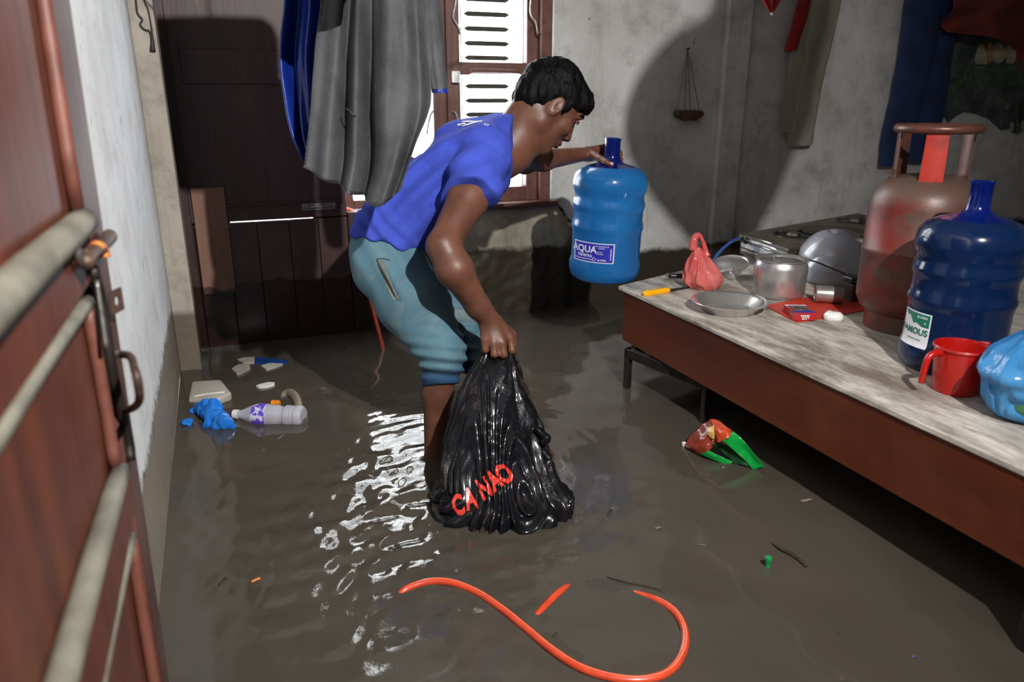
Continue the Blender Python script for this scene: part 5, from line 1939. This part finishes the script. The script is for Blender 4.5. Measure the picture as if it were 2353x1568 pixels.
# near hand: a fist hanging with the back of the hand to the camera, fingers curled under the bag's neck
mc = [(1172, 776, 1.905), (1154, 788, 1.885), (1134, 789, 1.880), (1114, 781, 1.882)]
st0 = [(1142, 742, 1.90), (1134, 744, 1.892), (1124, 744, 1.890), (1116, 742, 1.893)]
for m_, s_ in zip(mc, st0):
    sk_.cone(W(*s_), W(*m_), .0165, .0115, .012)
pip = [(1176, 806, 1.905), (1157, 815, 1.886), (1136, 814, 1.880), (1115, 804, 1.884)]
dip = [(1174, 812, 1.935), (1156, 821, 1.918), (1136, 820, 1.912), (1117, 810, 1.912)]
tip = [(1166, 796, 1.950), (1150, 803, 1.938), (1133, 803, 1.932), (1117, 796, 1.930)]
FT = []
for a, b, c_, d_, r in zip(mc, pip, dip, tip, (.0098, .0102, .0098, .0088)):
    sk_.cone(W(*a), W(*b), r + .0010, r, .004)
    sk_.cone(W(*b), W(*c_), r, r * .93, .004)
    sk_.cone(W(*c_), W(*d_), r * .93, r * .82, .003)
    FT.append(W(*d_))
sk_.cone(W(1150, 752, 1.915), W(1176, 768, 1.935), .017, .0125, .012)
sk_.cone(W(1176, 768, 1.935), W(1180, 792, 1.945), .0120, .0105, .005)
sk_.cone(W(1180, 792, 1.945), W(1168, 806, 1.955), .0105, .0088, .004)
# far hand over the jug's neck
mcF = [(1392, 337, 2.725), (1388, 345, 2.735), (1384, 354, 2.738), (1381, 362, 2.736)]
stF = [(1352, 347, 2.690), (1351, 352, 2.692), (1350, 357, 2.694), (1349, 361, 2.694)]
for m_, s_ in zip(mcF, stF):
    sk_.cone(W(*s_), W(*m_), .0155, .0110, .012)
nk = jb + (jt - jb) * .93
nkp = W(1406, 352, 2.645)
fF = [((1412, 340, 2.700), (1424, 349, 2.685), (1428, 361, 2.665)), ((1410, 350, 2.704), (1424, 360, 2.690), (1429, 372, 2.668)), ((1408, 360, 2.706), (1422, 371, 2.692), (1427, 382, 2.672)), ((1405, 368, 2.706), (1418, 378, 2.694), (1423, 386, 2.676))]
mcF2 = [(1392, 337, 2.690), (1388, 346, 2.695), (1384, 355, 2.698), (1381, 363, 2.697)]
for a, (p1, p2, p3), r, a2 in zip(mcF, fF, (.0092, .0094, .0088, .0078), mcF2):
    sk_.cone(W(*a), W(*p1), r + .001, r, .004)
    sk_.cone(W(*p1), W(*p2), r, r * .92, .004)
    sk_.cone(W(*p2), W(*p3), r * .92, r * .80, .003)
sk_.cone(W(1358, 354, 2.672), W(1380, 366, 2.622), .0165, .0125, .010)
sk_.cone(W(1380, 366, 2.622), W(1394, 373, 2.592), .0120, .0105, .005)
sk_.cone(W(1394, 373, 2.592), W(1405, 379, 2.590), .0105, .0090, .004)
# legs
hN, kN = W(900, 610, 2.06), W(1022, 822, 2.02)
sk_.cone(pel, hN, .07, .07, .03)
sk_.cone(hN, kN, .070, .045, .02)
aNk = W(1000, 1055, 2.13)
sk_.cone(kN, W(1006, 905, 2.06), .045, .0400, .02)
sk_.cone(W(1006, 905, 2.06), aNk, .0400, .0305, .02)
foot = np.array([aNk[0], aNk[1], .05])
sk_.cone(aNk, foot, .0305, .030, .01)
sk_.cone(foot + np.array([-.03, .01, -.012]), foot + np.array([.13, -.04, -.025]), .032, .020, .02)
for k in range(5):
    o_ = np.array([.13, -.04, -.030]) + np.array([.3, .95, 0]) * (k - 2) * .015
    sk_.cone(foot + o_, foot + o_ + np.array([.032 - abs(k - 3) * .004, -.010, -.002]), .012, .0095 if k else .0085, .004)
hF, kF = W(935, 610, 2.24), W(1120, 835, 2.12)
sk_.cone(pel, hF, .07, .07, .03)
sk_.cone(hF, kF, .070, .045, .02)
aF = W(1243, 1046, 2.05)
sk_.cone(kF, W(1180, 935, 2.08), .044, .040, .02)
sk_.cone(W(1180, 935, 2.08), aF, .040, .030, .02)
footF = np.array([aF[0] + .05, aF[1] - .01, .05])
sk_.cone(aF, footF, .030, .030, .01)
sk_.cone(footF + np.array([-.03, .01, -.012]), footF + np.array([.13, -.04, -.025]), .032, .020, .02)
for k in range(5):
    o_ = np.array([.13, -.04, -.030]) + np.array([.3, .95, 0]) * (k - 2) * .015
    sk_.cone(footF + o_, footF + o_ + np.array([.032 - abs(k - 3) * .004, -.010, -.002]), .012, .0095, .004)
# body at 4.8 mm for trunk and limbs
body = sk_.obj('body', M['skin'], man, relax=1)
body.name = 'body'

# eyes, brow, lips, nails
for s in (-1, 1):
    ee = hp_(.0660, .009, s * .030)
    eye_ = lathe('eye', [(0, -.0105), (.006, -.009), (.0100, -.003), (.0105, 0), (.0100, .003), (.006, .009), (0, .0105)], M['eye_white'], man, ee, 20, frame_from(Fh))
    lathe('iris', [(0, .0002), (.0045, 0), (.0050, -.001)], M['eye_dark'], eye_, ee + Fh * .0102 - Uh * .003, 16, frame_from(Fh - Uh * .3))
    tube('eyelid', [hp_(.0815, .0155, s * .020), hp_(.0875, .0185, s * .030), hp_(.0835, .0150, s * .043), hp_(.0740, .0110, s * .049)], .0030, M['skin'], man, n=14, seg=8)
    tube('eyelashes', [hp_(.0885, .0135, s * .024), hp_(.0905, .0135, s * .032), hp_(.0850, .0115, s * .044)], .0010, M['eye_dark'], man, n=10, seg=6)
    tube('eyebrow', [hp_(.0885, .0325, s * .012), hp_(.0910, .0375, s * .026), hp_(.0840, .0370, s * .040), hp_(.0720, .0310, s * .052)], [.002, .0036, .0036, .0016], M['hair'], man, n=18, seg=8)
    tube('nostril', [hp_(.0985, -.0380, s * .006), hp_(.0935, -.0380, s * .010)], .0022, M['eye_dark'], man, n=6, seg=6)
tube('lips', [hp_(.080, -.0585, -.022), hp_(.0935, -.0540, -.010), hp_(.0960, -.0550, 0), hp_(.0935, -.0540, .010), hp_(.080, -.0585, .022)], [.002, .0042, .0046, .0042, .002], M['lip'], man, n=24, seg=8)
tube('lips', [hp_(.080, -.0610, -.020), hp_(.0900, -.0650, -.010), hp_(.0925, -.0660, 0), hp_(.0900, -.0650, .010), hp_(.080, -.0610, .020)], [.002, .0042, .0050, .0042, .002], M['lip'], man, n=24, seg=8)
f = Field(W(1402, 378, 2.58) - .02, W(1402, 378, 2.58) + .02, .001)
tdir = W(1405, 379, 2.590) - W(1394, 373, 2.592)
tdir /= np.linalg.norm(tdir)
f.ell(W(1405, 378, 2.590) - FW * .0075 + UP * .0015, (.0075, .0058, .0020), frame_from(-FW + UP * .35, tdir), .001)
f.obj('thumbnail', M['nail'], man)
for p2, p3 in (((1424, 349, 2.685), (1428, 361, 2.665)), ((1424, 360, 2.690), (1429, 372, 2.668))):
    q = W(*p3)
    dd = W(*p3) - W(*p2)
    dd /= np.linalg.norm(dd)
    f = Field(q - .02, q + .02, .001)
    f.ell(q + RT * .0055 - FW * .002, (.006, .0045, .0022), frame_from(RT - FW * .3, dd), .001)
    f.obj('fingernail', M['nail'], man)

# hair
hf = Field(HO - .17, HO + .17, .0042)
hf.ell(hp_(-.012, .034), (.103, .088, .080), HA, .01)
hf.ell(hp_(-.050, -.010), (.055, .065, .066), HA, .02)
hf.cone(hp_(.058, .066, -.03), hp_(.058, .066, .03), .034, .034, .03)
hf.cone(hp_(.020, .078, -.02), hp_(-.030, .075, .02), .045, .045, .02)
for s in (-1, 1):
    hf.cone(hp_(.022, .020, s * .062), hp_(.018, -.004, s * .064), .014, .008, .01)
m = np.abs(hf.V) < .05
i, j, k = np.nonzero(m)
P = np.stack([hf.ax[0][i], hf.ax[1][j], hf.ax[2][k]], 1) - HO
pf, pu, ps = P @ Fh, P @ Uh, P @ Sh
line = np.interp(pf, [-.12, -.075, -.045, -.022, -.018, .004, .010, .030, .036, .050, .080, .12], [-.085, -.080, -.066, -.050, .004, .022, -.006, -.010, .022, .036, .046, .046])
nz = np.array([mnoise.noise(Vector((a * 60, b * 60, c2 * 18))) * .005 + mnoise.noise(Vector((a * 170, b * 170, c2 * 40))) * .003 for a, b, c2 in P])
hf.V[i, j, k] = np.maximum(hf.V[i, j, k] + nz.astype(np.float32), ((line - pu) * .7 + nz * 1.5).astype(np.float32))
hair = hf.obj('hair', M['hair'], man, relax=0)
# loose tufts
V, F = [], []
rr = random.Random(3)
for n_ in range(420):
    th, ph = rr.uniform(-2.9, 2.9), rr.uniform(-.05, 1.35)
    dv = Fh * math.cos(th) * math.cos(ph) + Sh * math.sin(th) * math.cos(ph) + Uh * math.sin(ph)
    if math.cos(th) * math.cos(ph) > .2 and ph < .55:
        continue
    p0 = hp_(-.012, .034) + Fh * np.dot(dv, Fh) * .101 + Uh * np.dot(dv, Uh) * .086 + Sh * np.dot(dv, Sh) * .078
    comb = -Uh * .5 + Fh * rr.uniform(.0, .9) + Sh * rr.uniform(-.4, .4)
    comb = comb - dv * np.dot(comb, dv)
    comb = comb / (np.linalg.norm(comb) + 1e-9)
    L = rr.uniform(.012, .026)
    vs, fs = tube_geo([p0 - dv * .003, p0 + comb * L * .5 + dv * .004, p0 + comb * L + dv * .003], [.0016, .0013, .0002], 4)
    b = len(V)
    V += vs
    F += [tuple(b + q for q in f_) for f_ in fs]
for (x, y, x2, y2) in ((1190, 215, 1172, 222), (1192, 226, 1178, 232), (1243, 152, 1236, 144), (1250, 150, 1246, 143), (1188, 240, 1182, 254), (1343, 245, 1338, 262), (1336, 240, 1330, 258), (1345, 225, 1350, 236)):
    vs, fs = tube_geo([W(x, y, 2.07), W((x + x2) / 2, (y + y2) / 2 - 1, 2.07), W(x2, y2, 2.07)], [.003, .002, .0003], 5)
    b = len(V)
    V += vs
    F += [tuple(b + q for q in f_) for f_ in fs]
o = mesh_obj('hair_tufts', V, F, M['hair'], man)
o['kind'] = 'stuff'

# shirt
sf = Field(np.array([.15, 1.35, .62]), np.array([.95, 2.5, 1.42]), .006)
c1_, c2_ = W(1150, 350, 2.04), W(1150, 338, 2.20)
w1_, w2_ = W(895, 540, 2.06), W(905, 530, 2.22)
m1_, m2_ = W(1070, 392, 2.03), W(1082, 385, 2.20)
b1_, b2_ = W(985, 455, 2.05), W(990, 445, 2.21)
for a, b, ra, rb in ((c1_, m1_, .082, .107), (c2_, m2_, .082, .107), (m1_, b1_, .107, .098), (m2_, b2_, .107, .098), (b1_, w1_, .098, .106), (b2_, w2_, .098, .106)):
    sf.cone(a, b, ra, rb, .03)
sf.cone(W(1110, 345, 1.96), W(1140, 318, 2.28), .068, .066, .03)
sf.cone(W(1060, 345, 2.05), W(1075, 335, 2.2), .075, .075, .03)
sf.cone(W(1168, 330, 2.06), W(1172, 326, 2.18), .076, .076, .03)
# cut at hem, then collar
hemN = (pel - ch) / np.linalg.norm(pel - ch)
hem_p = W(905, 572, 2.10)
hem_n = -(W(905, 572, 2.1) - W(915, 500, 2.1))
hem_n = hem_n * -1
hem_n = hem_n / np.linalg.norm(hem_n)
hem_n = hem_n + hemN * .15
sf.cut(hem_p, hem_n)
col_n = RT * .98 - UP * .05 - FW * .08
sf.cut(W(1182, 320, 2.1), col_n)
# sleeve
sl_f = Field(np.array([.15, 1.35, .62]), np.array([.95, 2.5, 1.42]), .006)
sl_f.cone(W(1116, 358, 1.96), W(1088, 428, 1.89), .068, .068, .02)
sl_f.cone(W(1088, 428, 1.89), W(1052, 500, 1.84), .068, .071, .02)
adir = (eN - sN) / np.linalg.norm(eN - sN)
sl_f.cut(W(1077, 446, 1.87), adir + RT * .12)
# far sleeve
sl2 = Field(np.array([.15, 1.35, .62]), np.array([.95, 2.5, 1.42]), .006)
fd = (eF - sF) / np.linalg.norm(eF - sF)
sl2.cone(sF, sF + fd * .22, .062, .062, .02)
sl2.cut(sF + fd * .10, fd)
for oth in (sl_f, sl2):
    a, b = sf.V, oth.V
    h = np.clip(.5 + .5 * (a - b) / .018, 0, 1)
    sf.V = a * (1 - h) + b * h - .018 * h * (1 - h)
tax = (ch - pel) / np.linalg.norm(ch - pel)


def shirtfold(x, y, z):
    P = np.stack([x, y, z], 1)
    a = (P - pel) @ RT
    b = (P - pel) @ UP
    c = (P - pel) @ FW
    t = (P - pel) @ tax
    w = a * .55 - b * .83
    out = .0085 * np.sin(2 * math.pi * (w / .062) + 5 * np.sin(t * 6) + c * 9) * np.exp(-((t - .20) / .16) ** 2)
    out += .0050 * np.sin(2 * math.pi * (t / .038) + 1.6 * np.sin(c * 16 + a * 8)) * np.exp(-((t - .03) / .050) ** 2)
    # crease round the sleeve seam
    ds = np.abs((P - W(1104, 372, 1.95)) @ adir - .0)
    near_ = np.exp(-(np.linalg.norm(P - W(1090, 395, 1.92), axis=1) / .11) ** 4)
    out += .0050 * np.exp(-(ds / .005) ** 2) * near_
    # stitched hems
    dh = -((P - hem_p) @ (hem_n / np.linalg.norm(hem_n)))
    out -= .0020 * (dh < .020)
    an = adir + RT * .12
    dsv = -((P - W(1077, 446, 1.87)) @ (an / np.linalg.norm(an)))
    out -= .0018 * ((dsv < .020) & (near_ > .05))
    dc_ = -((P - W(1182, 320, 2.1)) @ (col_n / np.linalg.norm(col_n)))
    out -= .0018 * (dc_ < .014)
    nn = np.array([mnoise.noise(p_ * 11) + .5 * abs(mnoise.noise(p_ * 24)) for p_ in map(Vector, P)])
    return out + .006 * nn


sf.displace(shirtfold)
shirt = sf.obj('t_shirt', M['shirt'], man, relax=1)
shirt['label'] = 'royal blue short-sleeved t-shirt'
bv = bvh_of(shirt)
sxd = -np.array([FW[0], FW[1], 0.0])
sxd /= np.linalg.norm(sxd)
syd = RT * .95 + UP * .30
syd /= np.linalg.norm(syd)
pd = np.cross(sxd, syd)
if pd[2] > 0:
    pd = -pd
for s, x, y, sz, bo in (('W', 1083, 283, .074, .0022), ('S', 1060, 287, .028, .0012), ('\u00ae', 1117, 288, .016, .0004)):
    decal('lettering', text_bm(s, sz, bo), bv, hit(bv, x, y), sxd, syd, pd + FW * .35, .0022, M['text_white'], man)

# trousers
pf_ = Field(np.array([.08, 1.35, .28]), np.array([.95, 2.6, 1.05]), .006)
pf_.cone(W(885, 545, 2.08), W(892, 600, 2.06), .092, .097, .03)
pf_.cone(W(900, 545, 2.22), W(925, 600, 2.23), .092, .094, .03)
pf_.cone(W(892, 600, 2.06), W(950, 700, 2.03), .097, .090, .03)
pf_.cone(W(950, 700, 2.03), W(1016, 806, 2.01), .090, .064, .03)
pf_.cone(W(1016, 806, 2.01), W(1013, 885, 2.05), .060, .050, .02)
pf_.cone(W(925, 600, 2.23), W(1010, 700, 2.19), .094, .078, .03)
pf_.cone(W(1010, 700, 2.19), W(1090, 815, 2.12), .078, .058, .02)
pf_.cone(W(1090, 815, 2.12), W(1136, 872, 2.10), .056, .050, .02)
for pt, nn in ((W(1013, 884, 2.05), -UP + RT * .05),):
    X_, Y_, Z_ = pf_.ax[0][:, None, None], pf_.ax[1][None, :, None], pf_.ax[2][None, None, :]
    nn = nn / np.linalg.norm(nn)
    d_ = (X_ - pt[0]) * nn[0] + (Y_ - pt[1]) * nn[1] + (Z_ - pt[2]) * nn[2]
    pf_.V = np.maximum(pf_.V, d_.astype(np.float32))


def pantfold(x, y, z):
    P = np.stack([x, y, z], 1)
    k = W(1016, 812, 2.01)
    kk = W(1085, 790, 2.12)
    dist = np.linalg.norm(P - k, axis=1)
    v = (P - k) @ UP
    a = (P - k) @ RT
    out = .0055 * np.sin(2 * math.pi * (v / .032) + a * 18) * np.exp(-((v + .03) / .055) ** 2)
    d2 = np.linalg.norm(P - kk, axis=1)
    out += .0065 * np.sin(2 * math.pi * (((P - kk) @ UP) / .034) + a * 6) * np.exp(-(d2 / .13) ** 2)
    h = W(880, 590, 2.0)
    out += .003 * np.sin(2 * math.pi * (((P - h) @ (UP * .5 + RT * .8)) / .05)) * np.exp(-(np.linalg.norm(P - h, axis=1) / .12) ** 2)
    # pocket slit
    A_, B_ = W(868, 598, 1.95), W(915, 690, 1.93)
    ab = B_ - A_
    # distance to the plane through the camera and the slit, so the groove runs along the cloth below it
    t = np.clip(((P - A_) @ ab) / (ab @ ab), 0, 1)
    dq = P - (A_ + t[:, None] * ab)
    dq = dq - (dq @ FW)[:, None] * FW
    g_ = np.exp(-(np.linalg.norm(dq, axis=1) / .0045) ** 2) * (((P - pel) @ FW) < 0)
    out += .010 * g_
    nn = np.array([mnoise.noise(p_ * 10) for p_ in map(Vector, P)])
    return out + .010 * nn


pf_.displace(pantfold)
pants = pf_.obj('trousers', M['pants'], man, relax=1)
bvp = bvh_of(pants)
pk_p = [hit(bvp, x, y) for x, y in ((866, 596), (872, 612), (882, 632), (894, 655), (905, 676), (915, 692))]
tube('pocket_slit', [p - FW * .0015 for p in pk_p], [.0012, .003, .0036, .0036, .003, .0010], M['black'], man, n=30, seg=6)
tube('pocket_seam', [hit(bvp, x, y) - FW * .0005 for x, y in ((866, 596), (880, 595), (896, 598))], .0016, M['poncho_hem'], man, n=12, seg=6)
decal('pocket_patch', poly_bm([(0, 0), (.016, 0), (.060, -.105), (.046, -.110), (.030, -.080)]), bvp, pk_p[0], RT, UP, FW, .002, simple('faded_pocket_cloth', (104, 114, 112), (88, 98, 98), .85, bump=0), man)
pants['label'] = 'worn teal trousers rolled below the knee'

# black plastic bag hanging from the near hand into the water
gtop = W(1147, 806, 1.915)
gb = thing('black_plastic_bag', 'big dripping black plastic bag with red letters, lifted out of the water by the man', 'plastic bag', W(1150, 1150, 1.86))
ra_ = RT * 1.0
rb_ = by * 1.0


def bc(x, y, z, a, b):
    return (W(x, y, z), ra_ * a * z / FPX, rb_ * b)


rings = [bc(1143, 792, 1.925, 34, .022), bc(1142, 815, 1.920, 42, .028), bc(1137, 860, 1.915, 60, .045), bc(1135, 920, 1.905, 84, .062), bc(1136, 990, 1.90, 104, .080), bc(1140, 1050, 1.89, 118, .092),
         bc(1148, 1100, 1.875, 130, .100), bc(1152, 1128, 1.865, 148, .108), bc(1152, 1150, 1.86, 156, .112), bc(1152, 1185, 1.86, 150, .11)]
bag = pleated('film', rings, M['garbage_bag'], gb, npl=15, amp=.11, seg=420, nv=130, seed=6, open_bottom=True, sharp=.9, crumple=.0065, twist=1.2)
for nm, pts, r in (('loose_fold', [(1233, 985, 1.86), (1248, 1000, 1.855), (1258, 1008, 1.85), (1246, 1020, 1.855)], .010), ('loose_fold', [(1238, 1030, 1.87), (1252, 1045, 1.868), (1262, 1056, 1.866)], .013), ('loose_fold', [(1022, 1128, 1.82), (1008, 1136, 1.82), (998, 1148, 1.82)], .014)):
    tube(nm, [W(*p) for p in pts], r, M['garbage_bag'], gb, n=14, seg=10)
bv = bvh_of(bag)
for ch_, x, y, rot, sz in (('C', 1053, 1163, .30, .062), ('A', 1081, 1147, .34, .064), ('N', 1114, 1124, .50, .064), ('A', 1136, 1106, .62, .062), ('O', 1160, 1090, .80, .066)):
    b = text_bm(ch_, sz, .0026)
    for v in b.verts:
        a_, c_ = v.co.x * .62, v.co.y * 1.0
        v.co.x = a_ * math.cos(rot) - c_ * math.sin(rot)
        v.co.y = a_ * math.sin(rot) + c_ * math.cos(rot)
    decal('lettering', b, bv, hit(bv, x, y), RT, UP, FW, .0025, M['text_red'], gb, step=.004)
